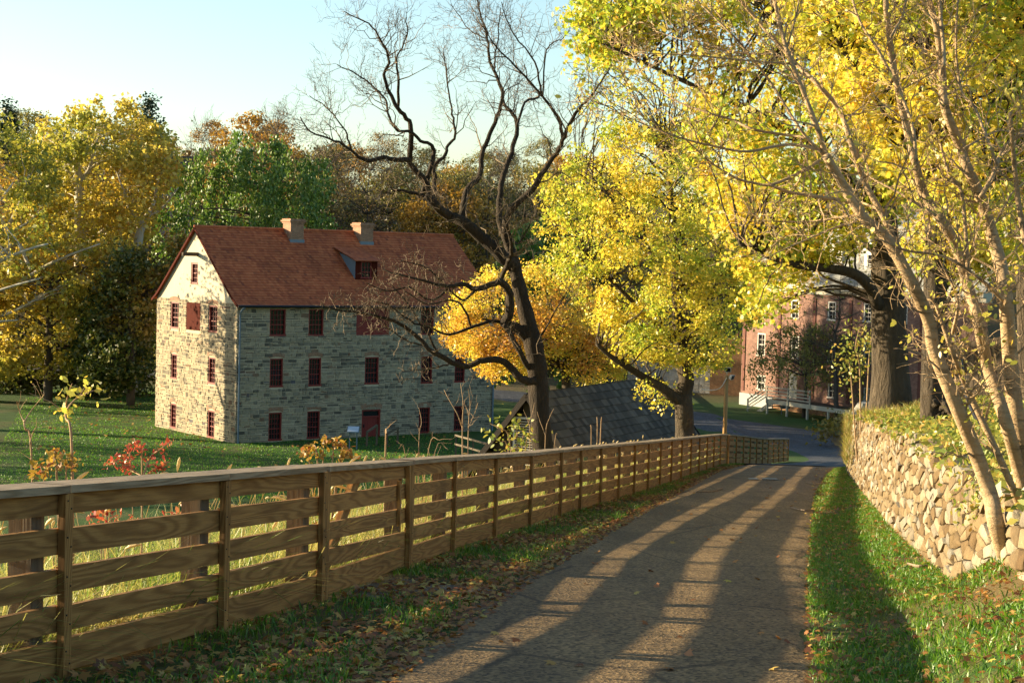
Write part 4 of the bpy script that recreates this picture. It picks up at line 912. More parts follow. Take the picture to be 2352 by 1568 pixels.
# -- bare walnut behind the fence
rv = np.random.default_rng(17); WY = 50.0
wb = at(1243, 1042, WY); walnut = thing('bare_walnut_tree', 'tall dark leafless tree with crooked limbs behind the board fence, before the mill', 'tree', (wb[0], wb[1], gz(wb[0], wb[1])))
TRK = [(1252, 1068, 60), (1246, 1030, 50), (1240, 960, 44), (1236, 882, 47), (1233, 840, 46), (1226, 795, 44), (1212, 735, 37), (1200, 690, 34), (1188, 640, 31), (1179, 600, 30), (1172, 575, 26)]
LIMBS = [  # (points, w0, w1, dy)
 ([(1179, 610), (1155, 590), (1126, 560), (1100, 540), (1067, 511), (1035, 498), (1012, 484), (999, 470), (976, 449)], 34, 17, -1.5),
 ([(1000, 470), (985, 455), (944, 442), (906, 437.5), (896, 430)], 12, 3, -1.5),
 ([(993, 455), (976, 417), (944, 379), (939, 367), (914, 367), (879, 361), (850, 370), (826, 361), (806, 344), (768, 323), (715, 303), (689, 270)], 16, 2.5, -2.5),
 ([(806, 344), (797, 309), (774, 273), (747, 244), (709, 221)], 5, 1.5, -3), ([(941, 369), (944, 317), (939, 279), (914, 250), (894, 212), (884, 171), (894, 137), (873, 89), (846, 55), (791, 27)], 13, 2, -2),
 ([(914, 250), (915, 178), (911, 137), (935, 82), (932, 41)], 7, 2, -2), ([(960, 452), (972, 440), (990, 382), (996, 355), (993, 335), (967, 323), (944, 303), (914, 300), (894, 270), (885, 229), (850, 194), (810, 165), (775, 150)], 12, 2, -1.2),
 ([(999, 466), (999, 408), (997, 382), (1023, 355), (1029, 335), (1046, 311), (1040, 273), (1034, 235), (1024, 157), (1017, 116)], 11, 2, 1),
 ([(1058, 508), (1061, 490), (1073, 434), (1099, 408), (1108, 355), (1125, 308), (1146, 256), (1154, 212), (1126, 143), (1119, 89), (1106, 41), (1095, 0)], 17, 3, 2), ([(1135, 165), (1137, 140), (1144, 80), (1150, 20)], 5, 2, 2), ([(1119, 89), (1080, 70), (1050, 30), (1035, 10)], 3, 1.4, 2),
 ([(1172, 585), (1160, 545), (1149, 508), (1149, 446), (1160, 390), (1178, 338), (1187, 282), (1166, 250), (1150, 225)], 18, 7, 2.5), ([(1187, 290), (1207, 235), (1240, 221), (1216, 191), (1205, 150)], 7, 2, 3),
 ([(1174, 575), (1160, 535), (1172, 484), (1222, 437), (1243, 402), (1278, 350), (1295, 314), (1322, 259), (1345, 235), (1372, 200), (1405, 150)], 19, 2.5, -2.0),
 ([(1292, 318), (1284, 276), (1263, 244), (1243, 219), (1195, 164), (1147, 116), (1106, 61)], 9, 2, -2.4), ([(1243, 219), (1229, 143), (1181, 82), (1161, 34), (1150, 5)], 5, 1.6, -2), ([(1246, 222), (1256, 116), (1290, 90), (1310, 70)], 4, 1.4, -2),
 ([(1236, 872), (1220, 874), (1195, 868), (1161, 833), (1113, 826), (1065, 841), (1010, 817), (976, 793), (942, 759), (887, 731), (826, 718), (780, 712), (740, 700)], 21, 2.5, -2.5), ([(1040, 832), (1010, 842), (975, 848), (940, 850)], 5, 1.5, -2.2),
 ([(976, 793), (930, 780), (880, 740), (850, 700)], 4, 1.5, -3), ([(1010, 817), (985, 770), (960, 735), (930, 690), (900, 655)], 6, 2, -1.5),
 ([(1224, 795), (1192, 757), (1158, 742), (1170, 723), (1171, 674), (1150, 647), (1138, 650), (1094, 664), (1065, 652), (1033, 657), (1000, 650), (950, 640), (880, 620)], 26, 3, -2), ([(1148, 650), (1165, 606), (1175, 581), (1170, 537), (1163, 518)], 12, 6, -2.5),
 ([(1160, 744), (1131, 738), (1082, 752), (1033, 767), (985, 752), (940, 735), (890, 700), (850, 690)], 9, 2, -2.5), ([(1228, 850), (1214, 842), (1192, 806), (1170, 762), (1158, 746)], 14, 10, -1.2), ([(1082, 752), (1060, 700), (1020, 690), (985, 700), (930, 670)], 6, 2, -2.6),
 ([(1094, 664), (1060, 690), (1010, 640), (970, 610), (920, 600)], 6, 2, -2.8), ([(1033, 657), (990, 690), (940, 660), (890, 668), (840, 650)], 6, 2, -2.2), ([(1170, 537), (1190, 560), (1215, 520), (1240, 470)], 5, 1.5, -2.5), ([(1236, 780), (1262, 740), (1290, 690), (1322, 640)], 5, 1.5, -2)]
tm = MB(); P, r = px_limb(TRK, WY, 0, rv, 4); r = r*(1+.05*np.sin(np.arange(len(r))*1.3)); tm.tube(P, r, 14); walnut_paths = []
for pts, w0, w1, dy in LIMBS:
    P, r = px_limb(taper(pts, w0, w1), WY, dy, rv, 4); P += np.concatenate([[[0, 0, 0]], rv.normal(size=(len(P)-1, 3))*.012]); tm.tube(P, r, 8 if w0 > 10 else 6); walnut_paths.append((P, r, w0, len(pts)))
tm.build('trunk', 'mbark' if False else 'bark', walnut, True)
tm = MB(); tips = []
for P, r, w0, n in walnut_paths:
    low = P[-1][2] < at(1000, 560, WY)[2]; L = np.sum(np.linalg.norm(np.diff(P, axis=0), axis=1))
    twigs(tm, P, r, (.7, 2.0) if not low else (.5, 1.3), int(4+L*(3.1 if low else 3.0)), 2 if not low else 1, rv, tips, .08 if low else .20, ang=(30, 80), wig=.30 if low else .16, t0=.28, thin=.006 if low else .0042)
tm.build('twigs', 'walnut_twig', walnut)
# -- yellow maple in the middle
def crown_tree(name, label, cat, trunk_pts, Y, polys, lm, lsize, shape, bark, rng, group=None, limbs=(), rad=.55, flat_=.7, every=1, updir=.3, ysh=0):
    """polys = list of (outline, depth, n clusters, leaves each)"""
    P, r = px_limb(trunk_pts, Y, 0, rng, 5); b = P[0]
    t_ = thing(name, label, cat, (b[0], b[1], gz(b[0], b[1])), group); mb = MB(); mb.tube(P, r, 14); TP, TR = [P[len(P)//3:]], [r[len(P)//3:]]
    for pts, w0, w1, dy in limbs:
        q, rr_ = px_limb(taper(pts, w0, w1), Y, dy, rng, 5); mb.tube(q, rr_, 9); TP.append(q[2:]); TR.append(rr_[2:])
    TP = np.concatenate(TP); TR = np.concatenate(TR); Vs = []
    for poly, dep, n, per in polys:
        C = crown_points(poly, Y+ysh, dep, n, rng); branches_to(mb, TP, TR, C, rng, every)
        L = spray(C, rad, per, rng, flat_); V, k = leaves(L, lsize, shape, updir, None, rng); Vs.append(V)
    mb.build('trunk', bark, t_, True); npmesh('crown', np.concatenate(Vs), k, lm, t_); return t_
rm = np.random.default_rng(31)
crown_tree('maple_tree', 'big yellow maple with a dark forked trunk beside the shingled shed roof', 'tree', [(1576, 1030, 56), (1573, 985, 44), (1571, 940, 42), (1568, 905, 44), (1577, 870, 36), (1566, 830, 34), (1560, 760, 32), (1556, 680, 28), (1550, 560, 22), (1540, 440, 14), (1530, 330, 7)], 60,
  [([(1232, 480), (1250, 400), (1290, 345), (1340, 305), (1420, 275), (1520, 280), (1620, 330), (1700, 420), (1760, 560), (1790, 630), (1760, 700), (1700, 770), (1665, 830), (1610, 850), (1575, 820), (1520, 850), (1470, 830), (1440, 845), (1410, 800), (1345, 700), (1290, 640), (1262, 570)], 4.2, 340, 150),
   ([(1318, 300), (1300, 210), (1330, 150), (1420, 110), (1560, 120), (1660, 250), (1600, 330), (1440, 300)], 2.6, 60, 42), ([(1490, 850), (1530, 900), (1560, 900), (1560, 935), (1500, 925), (1470, 880)], 1.0, 12, 50)],
  'maple', .13, 'diamond', 'mbark', rm, limbs=[([(1573, 925), (1548, 912), (1520, 890), (1490, 873), (1450, 848), (1405, 820), (1370, 790)], 30, 8, -1.5), ([(1564, 800), (1500, 740), (1420, 660), (1340, 590)], 16, 5, -1), ([(1562, 760), (1620, 690), (1670, 600)], 14, 5, 1), ([(1556, 650), (1480, 560), (1390, 440), (1320, 380)], 14, 4, 1.5), ([(1552, 560), (1600, 450), (1640, 380)], 10, 4, -1)], rad=.62)
crown_tree('young_maple_tree', 'smaller golden and orange maple glowing between the bare tree and the corner of the mill', 'tree', [(1305, 940, 24), (1300, 880, 20), (1290, 820, 18), (1275, 760, 15), (1260, 690, 10), (1250, 640, 5)], 78,
  [([(1015, 740), (1040, 700), (1085, 650), (1130, 625), (1200, 612), (1262, 622), (1340, 640), (1400, 690), (1450, 760), (1455, 820), (1420, 900), (1385, 915), (1350, 880), (1290, 840), (1250, 830), (1220, 865), (1150, 878), (1090, 840), (1045, 800)], 3.6, 240, 130)],
  'orange', .155, 'diamond', 'mbark', rm, limbs=[([(1292, 830), (1220, 780), (1150, 740), (1080, 730)], 12, 4, -1), ([(1292, 830), (1350, 780), (1400, 760)], 11, 4, 1)], rad=.75)
# -- big old maples on the bank
T1 = crown_tree('old_maple_tree', 'massive old maple with a hollow trunk and a long limb arching left', 'tree', [(2047, 960, 118), (2046, 915, 96), (2045, 850, 84), (2042, 770, 80), (2040, 690, 78), (2036, 620, 70), (2034, 540, 58), (2028, 440, 50), (2015, 300, 40), (1995, 160, 30), (1975, 0, 20), (1960, -160, 10)], 40,
  [([(1295, 95), (1325, 10), (1400, -90), (1500, -200), (1800, -330), (2100, -330), (2260, -150), (2250, 120), (2150, 330), (2080, 470), (2000, 540), (1900, 590), (1830, 650), (1790, 690), (1745, 730), (1712, 690), (1690, 600), (1650, 470), (1590, 370), (1560, 300), (1600, 200), (1560, 130), (1450, 110), (1390, 160), (1330, 150)], 3.6, 430, 150)],
  'maple2', .125, 'maple', 'mbark', rm, limbs=[([(2042, 705), (2015, 696), (1998, 659), (1960, 628), (1899, 616), (1830, 608), (1769, 590), (1700, 560)], 34, 10, -2), ([(2030, 520), (1960, 420), (1850, 330), (1740, 260), (1600, 200), (1450, 130), (1340, 80)], 24, 4, -1.5), ([(2022, 380), (1950, 240), (1850, 120), (1740, 20)], 18, 5, 1.5), ([(2010, 260), (2080, 120), (2130, -20)], 14, 5, 1), ([(2036, 600), (1960, 540), (1880, 480), (1790, 430), (1690, 400)], 16, 4, 2)], rad=.62)
crown_tree('bank_maple_tree', 'straight grey-barked maple trunk standing on the edge of the retaining wall, burl at its foot', 'tree', [(2148, 1012, 84), (2144, 985, 62), (2143, 900, 58), (2146, 780, 56), (2148, 600, 52), (2146, 400, 42), (2136, 200, 34), (2117, 50, 28), (2105, -120, 20), (2100, -280, 8)], 29,
  [([(1800, 60), (1850, -150), (2000, -350), (2250, -420), (2450, -350), (2520, -100), (2500, 200), (2420, 420), (2330, 520), (2230, 560), (2150, 520), (2090, 420), (2010, 330), (1900, 260)], 3.0, 330, 120)],
  'maple2', .115, 'maple', 'mbark', rm, limbs=[([(2146, 420), (2060, 300), (1980, 180), (1900, 60)], 20, 5, -1), ([(2144, 340), (2230, 220), (2320, 100), (2400, 0)], 20, 5, 1), ([(2130, 150), (2060, 20), (2000, -120)], 14, 4, 1), ([(2148, 520), (2240, 440), (2340, 380)], 14, 4, -1)], rad=.55)
crown_tree('leaning_tree', 'slender grey trunk leaning left just behind the trunk at the wall edge', 'tree', [(2222, 1040, 58), (2208, 1010, 42), (2192, 950, 38), (2172, 870, 34), (2162, 800, 32), (2160, 700, 28), (2172, 560, 24), (2190, 420, 18), (2200, 300, 10)], 30.5,
  [([(2080, 560), (2150, 480), (2280, 440), (2350, 520), (2320, 620), (2240, 640), (2150, 640), (2090, 620)], 1.8, 40, 50)], 'maple', .14, 'maple', 'mbark', rm, rad=.5)
crown_tree('edge_maple_tree', 'dark trunk with green-yellow crown at the right, partly hidden behind the pale sapling stems', 'tree', [(2372, 1050, 60), (2366, 900, 56), (2362, 700, 52), (2350, 450, 46), (2338, 200, 40), (2312, 50, 34), (2300, -100, 22), (2290, -250, 8)], 33,
  [([(2180, 300), (2200, 100), (2260, -50), (2400, -150), (2560, 0), (2580, 300), (2500, 480), (2360, 520), (2240, 430)], 2.6, 140, 110)], 'maple', .12, 'maple', 'mbark', rm, rad=.55)
# -- pale many-stemmed sapling in front
PYd = 12.6; rp = np.random.default_rng(41); b = at(2338, 1350, PYd)
pale = thing('pale_sapling_tree', 'pale many-stemmed young tree with thin sunlit stems and few small leaves, at the right edge', 'tree', (b[0], b[1], gz(b[0], b[1])))
PST = [([(2352, 1372), (2340, 1346), (2318, 1299), (2289, 1207), (2274, 1134), (2238, 1031), (2190, 914), (2146, 804), (2133, 735), (2090, 641), (2031, 540), (1983, 500), (1940, 430), (1897, 359)], 46, 18, -.6),
 ([(1897, 359), (1881, 305), (1845, 210), (1807, 113), (1790, 50), (1775, -20), (1762, -80)], 13, 7, -.1), ([(1897, 362), (1840, 300), (1770, 190), (1700, 100), (1630, 30), (1590, -10)], 8, 3, .3),
 ([(2090, 641), (2040, 520), (1990, 426), (1958, 340), (1928, 254), (1880, 196), (1830, 148), (1733, 39), (1690, -10)], 17, 7, .5), ([(1885, 344), (1811, 332), (1717, 348), (1640, 336), (1561, 316), (1459, 277), (1373, 234)], 9, 2, -.8),
 ([(1854, 316), (1790, 308), (1729, 297), (1680, 275), (1635, 262), (1557, 234), (1510, 200), (1475, 172), (1440, 90)], 8, 2, .4), ([(1897, 359), (1840, 395), (1772, 424), (1730, 420), (1694, 410), (1635, 375), (1592, 336), (1540, 290)], 9, 2, -.6),
 ([(1975, 490), (1951, 465), (1880, 452), (1811, 441), (1772, 426)], 10, 7, -.3), ([(1990, 505), (1975, 496), (1920, 500), (1850, 510), (1770, 508), (1705, 508)], 9, 2, .5), ([(1983, 500), (1900, 530), (1830, 560), (1740, 600)], 6, 2, -.5),
 ([(1770, 125), (1680, 120), (1580, 95), (1500, 70)], 5, 1.5, .3), ([(1830, 148), (1720, 140), (1600, 128), (1460, 122)], 6, 1.6, -.4), ([(1807, 113), (1830, 30), (1840, -40)], 6, 3, .2),
 ([(2400, 1372), (2372, 1230), (2340, 1080), (2307, 957), (2268, 840), (2246, 735), (2227, 669), (2195, 563), (2164, 508), (2125, 450), (2104, 383), (2082, 293), (2062, 200), (2051, 146), (2036, 24), (2034, -60)], 36, 12, .4),
 ([(2104, 383), (2098, 300), (2070, 220), (2020, 120), (1975, 50), (1950, -30)], 9, 5, .6), ([(2046, 85), (2075, 30), (2085, -30)], 6, 4, .3), ([(2150, 495), (2060, 440), (1990, 400), (1925, 330)], 8, 2, .7),
 ([(2420, 1372), (2370, 1120), (2335, 957), (2320, 820), (2311, 696), (2299, 614), (2276, 532), (2252, 454), (2217, 376), (2207, 342), (2170, 244), (2165, 171), (2153, 73), (2134, 0), (2125, -60)], 44, 12, .8), ([(2167, 150), (2168, 122), (2160, 30), (2156, -40)], 10, 7, .9),
 ([(2252, 454), (2280, 405), (2303, 345), (2340, 310), (2380, 280)], 12, 7, .6), ([(2290, 380), (2240, 250), (2210, 214), (2196, 120), (2200, 0), (2204, -40)], 8, 5, .9),
 ([(2404, 1320), (2352, 1189), (2304, 1068), (2223, 895), (2186, 804), (2150, 700)], 22, 8, -.2), ([(2188, 766), (2200, 690), (2170, 620), (2140, 560)], 9, 2, -.3),
 ([(2430, 1300), (2390, 900), (2368, 640), (2343, 490), (2330, 380), (2320, 260)], 20, 8, -.4), ([(2246, 735), (2225, 660), (2220, 560), (2208, 440), (2180, 400), (2160, 330)], 12, 6, .6), ([(2311, 696), (2250, 640), (2170, 590), (2080, 575), (2010, 545)], 10, 3, -.6),
 ([(2276, 532), (2320, 450), (2352, 420)], 6, 3, .3), ([(2215, 340), (2300, 300), (2380, 330)], 5, 2, .4)]
tm = MB(); paths = []
for pts, w0, w1, dy in PST:
    P, r = px_limb(taper(pts, w0*.97, w1*1.05), PYd, dy, rp, 5); tm.tube(P, r, 9 if w0 > 12 else 6); paths.append((P, r, w0))
tm.build('trunk', 'palebark', pale, True); tm = MB(); tips = []
for P, r, w0 in paths:
    L = np.sum(np.linalg.norm(np.diff(P, axis=0), axis=1)); twigs(tm, P, r, (.18, .75), int(5+L*9.5), 1, rp, tips, .15, ang=(35, 75), wig=.12, t0=.30 if w0 > 20 else .1, thin=.0026)
tm.build('twigs', 'palebark', pale); T = np.array(tips); T = T[rp.random(len(T)) < .15]; T = np.repeat(T, 2, 0)+rp.normal(size=(len(T)*2, 3))*.03
V, k = leaves(T, .055, 'oval', .1, None, rp); npmesh('crown', V, k, 'paleleaf', pale)
# -- hillside, sycamores, willow: built once at the origin, then copied
def proto_tree(name, label, cat, group, h, w, lm, n, per, lsize, bark, rng, kind='round', tr=.22, twn=0, zmin=.28, hang=(1.2, 3.4)):
    t_ = thing(name, label, cat, (0, 0, 0), group); mb = MB(); top = h*.88
    P = wiggle((0, 0, -1.0), (rng.uniform(-.4, .4), rng.uniform(-.4, .4), top), 10, .03, rng); rd = np.linspace(tr, .03, 10); mb.tube(P, rd, 8)
    C = []
    while len(C) < n:
        z = rng.uniform(zmin, 1.0); a = rng.uniform(0, 2*math.pi)
        if kind == 'cone': rmax = w/2*(1.05-z)*1.25
        elif kind == 'weep': rmax = w/2*math.sqrt(max(.02, 1-((z-.5)/.52)**2))
        else: rmax = w/2*math.sqrt(max(.02, 1-((z-.62)/.40)**2))*(1+.22*math.sin(3*a+z*7)+.15*math.sin(5*a-z*11))
        C.append((rmax*rng.random()**.45*math.cos(a), rmax*rng.random()**.45*math.sin(a), z*h))
    C = np.array(C); branches_to(mb, P[3:], rd[3:], C, rng, 1 if kind != 'cone' else 3, .6, .014, .06, 0, 6)
    if twn:
        tp = []
        for c in C[:twn]:
            k = int(np.argmin(np.linalg.norm(P-c, axis=1))); q = wiggle(P[k], c, 6, .08, rng); twigs(mb, q, np.linspace(.03, .012, 6), (.9, 2.4), 7, 1, rng, tp, .35, thin=.012, t0=.3)
    mb.build('trunk', bark, t_, True)
    if kind == 'weep':
        st = []; 
        for c in C:
            m_ = int(per); L = rng.uniform(*hang); u = rng.random(m_)[:, None]; out = np.array([c[0], c[1], 0]); out /= np.linalg.norm(out)+1e-6
            st.append(c+out*(.5*np.sin(u*1.6))+np.array([0, 0, -L])*u**1.3+rng.normal(size=(m_, 3))*[.25, .25, .12])
        V, k = leaves(np.concatenate(st), lsize, 'diamond', .2, .28, rng)
        V = V
    else: V, k = leaves(spray(C, lsize*3.4, per, rng, .75), lsize, 'diamond', .3, None, rng)
    npmesh('crown', V, k, lm, t_); return t_
rh = np.random.default_rng(55)
def place(proto, spots, first=True, labels=None):
    for i, (px, top, Y, sc_) in enumerate(spots):
        q = at(px, top, Y); g = gz(q[0], Y); hh = proto['h']; s = (q[2]-g)/hh; sw = s*sc_; lab = labels[i] if labels else None
        if i == 0: o = proto; o.location = (q[0], Y, g); o.scale = (sw, sw, s); o.rotation_euler = (0, 0, rh.uniform(0, 6)); 
        else: o = dup(proto, (q[0], Y, g), rh.uniform(0, 6), (sw, sw, s))
        if lab: o['label'] = lab
def mk(*a, **k): o = proto_tree(*a, **k); o['h'] = a[4]; return o
GRP = 'trees on the wooded hillside behind the mill'
p1 = mk('russet_tree', 'russet brown half-bare tree in the woods behind the mill', 'tree', GRP, 18, 10, 'russet', 120, 26, .34, 'farbark', rh, twn=34)
p2 = mk('olive_tree', 'olive green tree in the woods behind the mill', 'tree', GRP, 18, 10, 'olive', 130, 40, .34, 'farbark', rh, twn=10)
p3 = mk('golden_tree', 'golden orange tree in the woods behind the mill', 'tree', GRP, 17, 9, 'goldfar', 130, 44, .34, 'farbark', rh)
p4 = mk('bare_tree', 'grey bare-branched tree standing in the woods behind the mill', 'tree', GRP, 18, 9, 'russet', 80, 3, .3, 'farbark', rh, twn=80)
rr_ = np.random.default_rng(77); s1, s2, s3, s4 = [], [], [], []
TOPL = interp([-200, 0, 100, 300, 390, 430, 520, 700, 800, 1000, 1250, 1400, 1800, 2500], [300, 262, 270, 280, 318, 312, 300, 320, 310, 318, 322, 330, 330, 330])
for row, (Y, n, dyp) in enumerate(((176, 15, 95), (195, 16, 45), (218, 17, 10), (245, 17, -4))):
    for k in range(n):
        px = -120+(1560+row*40)*(k+rr_.uniform(.1, .9))/n; top = float(TOPL(px))+dyp+rr_.uniform(-22, 34); it = (px, top, Y+rr_.uniform(-7, 7), rr_.uniform(.8, 1.2))
        c = rr_.random(); (s1 if c < .26 else s4 if c < .38 else s2 if c < .78 else s3).append(it)
s3 += [(575, 268, 205, 1.0), (635, 285, 215, .9), (1010, 425, 172, 1.0), (1075, 440, 171, 1.1), (960, 470, 170, .8)]; s4 += [(640, 248, 190, .8), (470, 268, 190, .6), (860, 330, 172, .9), (1130, 345, 172, .9), (760, 330, 174, 1.0)]
place(p1, s1); place(p2, s2); place(p3, s3); place(p4, s4)
for k, (x, y, h) in enumerate(((-43, 83.5, 12), (-47, 87, 12), (-43, 90.5, 12), (-46, 93.5, 12), (-44, 97, 11), (-46, 102, 11), (-48, 104.3, 10), (-50, 124, 12))):      # they shade the lawn from beyond the left edge
    s2_ = dup(p2, (x, y, gz(x, y)), k*1.7, (h/18,)*3, 'olive tree on the lawn edge beyond the left side of the view'); s2_['group'] = 'trees shading the lawn from the left'
pc = mk('conifer_tree', 'dark conifer poking up behind the golden sycamores', 'tree', None, 24, 8, 'conifer', 150, 40, .34, 'farbark', rh, 'cone'); place(pc, [(345, 226, 185, 1.0), (14, 238, 190, 1.3)], labels=['dark pointed conifer rising right of the golden sycamores', 'dark rounded evergreen top at the left edge of the skyline'])
pw = mk('willow_tree', 'large dark green weeping willow directly behind the left half of the mill roof', 'tree', None, 19, 15.5, 'willow', 190, 230, .27, 'farbark', rh, 'weep', .45, hang=(2.0, 4.6))
place(pw, [(602, 306, 139, 1.0)])
pg = mk('drooping_tree', 'bright green drooping tree between the bare tree and the yellow maple', 'tree', None, 13, 5, 'willow', 70, 110, .36, 'farbark', rh, 'weep', .2); place(pg, [(1225, 500, 132, 1.0)])
pb = mk('weeping_tree', 'brown-green weeping tree in front of the brick building', 'tree', None, 7, 8.5, 'wilbrown', 80, 80, .18, 'farbark', rh, 'weep', .16, twn=16, zmin=.50, hang=(.6, 2.6)); place(pb, [(1856, 745, 131, 1.05)])
py = mk('thin_tree', 'thin dark nearly leafless tree in front of the right windows of the brick building', 'tree', None, 12, 8, 'wilbrown', 50, 12, .22, 'farbark', rh, twn=30); place(py, [(1940, 600, 127, 1.0)])
# sycamores at the left, pale limbs showing
rs = np.random.default_rng(61)
def syc(label, trunk, Y, polys, limbs, lm='syc', ls=.40, rad=1.15, name='sycamore_tree', bark='sycbark'):
    return crown_tree(name, label, 'tree', trunk, Y, polys, lm, ls, 'diamond', bark, rs, 'autumn trees at the left of the mill', limbs, rad, .8, 2)
syc('tall golden sycamore with a pale forked trunk left of the dark conifer', [(196, 930, 40), (192, 760, 34), (186, 620, 30), (184, 510, 26), (182, 430, 22), (176, 370, 16), (190, 330, 8)], 133,
  [([(70, 330), (120, 260), (190, 240), (260, 228), (330, 260), (385, 310), (400, 380), (360, 470), (330, 560), (200, 580), (80, 560), (50, 450)], 5.0, 210, 62)], [([(183, 440), (160, 400), (150, 370), (140, 330)], 12, 4, -1.5), ([(183, 420), (205, 390), (215, 350), (230, 300)], 12, 4, 1), ([(186, 560), (220, 540), (260, 510)], 8, 3, -2), ([(186, 520), (140, 490), (100, 470)], 8, 3, -1)])
syc('golden sycamore with white limbs spreading to the right, nearest the green willow', [(300, 900, 34), (305, 700, 28), (312, 600, 24), (320, 540, 20), (330, 505, 18)], 130,
  [([(240, 420), (270, 340), (330, 300), (400, 330), (410, 400), (390, 470), (340, 530), (270, 560), (235, 500)], 3.4, 80, 44)], [([(326, 520), (300, 480), (285, 440), (270, 400)], 10, 3, -1), ([(330, 505), (352, 470), (362, 420), (380, 360)], 11, 3, 1), ([(332, 500), (370, 480), (410, 430)], 9, 3, 0)])
syc('broad orange sycamore filling the left edge above the lawn', [(-40, 940, 60), (-40, 760, 50), (-42, 600, 44), (-40, 480, 36), (-30, 380, 22), (-20, 300, 10)], 126,
  [([(-220, 420), (-160, 300), (-60, 260), (40, 270), (100, 340), (130, 460), (200, 560), (280, 640), (260, 720), (120, 720), (-60, 700), (-200, 640)], 5.0, 260, 62)], [([(-42, 660), (0, 590), (40, 560), (62, 600), (70, 620)], 16, 5, -3), ([(-42, 700), (30, 660), (90, 620), (150, 590), (230, 560)], 14, 3, -3.5), ([(-42, 600), (10, 530), (40, 480), (60, 420)], 14, 4, -2), ([(-40, 560), (50, 520), (100, 480)], 10, 3, -3), ([(-42, 740), (20, 720), (80, 690)], 10, 3, -3)])
syc('dense green-gold thicket tree with yellow hanging leaves behind the lawn', [(110, 930, 22), (112, 800, 18), (115, 700, 14), (118, 640, 8)], 127,
  [([(-60, 640), (60, 600), (200, 560), (300, 560), (330, 640), (350, 760), (330, 840), (280, 870), (180, 850), (60, 880), (-60, 860)], 3.6, 240, 64)], [], 'syc', .34, .95, 'thicket_tree', 'farbark')
syc('dark ivy-green tree beside the left corner of the mill', [(300, 930, 20), (300, 800, 16), (298, 700, 10)], 124,
  [([(200, 700), (230, 600), (300, 560), (370, 600), (410, 540), (450, 560), (445, 640), (370, 700), (356, 790), (352, 880), (280, 900), (200, 880), (170, 800)], 3.2, 240, 70)], [], 'understory', .34, .9, 'thicket_tree', 'farbark')
syc('dim green undergrowth tree at the far left behind the lawn', [(20, 935, 18), (20, 860, 14), (22, 780, 8)], 134,
  [([(-120, 760), (40, 720), (150, 760), (240, 820), (350, 800), (352, 905), (200, 915), (60, 905), (-120, 900)], 3.0, 200, 60)], [], 'understory', .36, .9, 'thicket_tree', 'farbark')
syc('dark green trees behind the grey valley road', [(1330, 905, 14), (1330, 840, 10), (1330, 760, 6)], 170,
  [([(1120, 700), (1200, 580), (1320, 600), (1480, 640), (1600, 640), (1720, 600), (1720, 830), (1600, 860), (1400, 858), (1200, 862), (1120, 850)], 4, 200, 60)], [], 'understory', .42, 1.2, 'thicket_tree', 'farbark')
# sycamore just outside the left edge: its bare limbs throw the branch shadows on the gable
crown_tree('sycamore_tree', 'nearly bare pale sycamore at the left edge, limbs reaching into view', 'tree', [(-150, 1010, 44), (-146, 840, 38), (-140, 720, 34), (-130, 600, 28), (-120, 470, 20), (-110, 350, 10)], 108,
  [([(-300, 520), (-220, 380), (-100, 330), (0, 420), (40, 540), (0, 660), (-140, 700), (-280, 640)], 4.0, 150, 14)], 'syc', .30, 'diamond', 'sycbark', rs, 'autumn trees at the left of the mill', [([(-138, 690), (-60, 640), (0, 600), (60, 575), (110, 560)], 14, 4, -2), ([(-140, 740), (-60, 690), (20, 660), (90, 640)], 12, 3, -3), ([(-130, 600), (-60, 520), (0, 460), (30, 420)], 12, 3, 1), ([(-144, 800), (-80, 760), (-10, 740), (40, 735)], 10, 3, 1)], .9, .8, 1)
# -- glimpse of a house on the hillside
hp_ = at(405, 500, 186); hz_ = gz(hp_[0], 186); hs = thing('hillside_house', 'small pale house half hidden by trees on the hillside left of the willow', 'house', (hp_[0], 186, hz_)); ht = at(405, 352, 186)[2]
m = MB(); m.box((hp_[0], 186, (hz_+ht-2)/2), (3.4, 4, ht-2-hz_)); m.build('wall', flat('house_wall', (.34, .34, .36), .8, 2), hs)
m = MB(); c = np.array([hp_[0], 186, ht-2])
for s in (-1, 1): m.quad(c+[-2, 2.3*s, -.1], c+[2, 2.3*s, -.1], c+[2, 0, 1.7], c+[-2, 0, 1.7])
m.build('roof', 'shingle', hs)
for x in (-.9, .8):
    for z in (-1.6, -4.4): window(hs, c+[x-.5, -2.02, 0], (1, 0, 0), (0, -1, 0), (0, .95, z-.8, z+.8), 2, 2, 'white', .12, -.02)
# ------------------------------------------------------------------ ground vegetation (uncountable: one object each)
rgz = np.random.default_rng(91)
def blades(xy, hmin, hmax, wid, lean, rng, seg=2, z0=None, wind=(0, 0)):
    n = len(xy); z = ground(xy[:, 0], xy[:, 1])+(.0 if z0 is None else z0); B = np.stack([xy[:, 0], xy[:, 1], z-.01], -1); h = rng.uniform(hmin, hmax, n)[:, None]
    a = rng.uniform(0, 2*math.pi, n); s = np.stack([np.cos(a), np.sin(a), 0*a], -1); w = wid*rng.uniform(.6, 1.3, n)[:, None]
    d = rng.normal(size=(n, 3))*lean; d[:, 0] += wind[0]; d[:, 1] += wind[1]; d[:, 2] = 0
    up = np.array([0, 0, 1.0]); M_ = B+up*h*.6+d*h*.35; T_ = B+up*h*(1-.25*np.linalg.norm(d, axis=1)[:, None])+d*h
    return np.stack([B-s*w/2, B+s*w/2, M_+s*w*.42, T_+s*w*.06, T_-s*w*.06, M_-s*w*.42], 1).reshape(-1, 3)
def scatter(n, y0, y1, xa, xb, rng, pw=1.0, bias=None):
    y = y0+(y1-y0)*rng.random(n)**pw; u = rng.random(n) if bias is None else bias(rng.random(n)); a, b = xa(y), xb(y); return np.stack([a+(b-a)*u, y], -1)
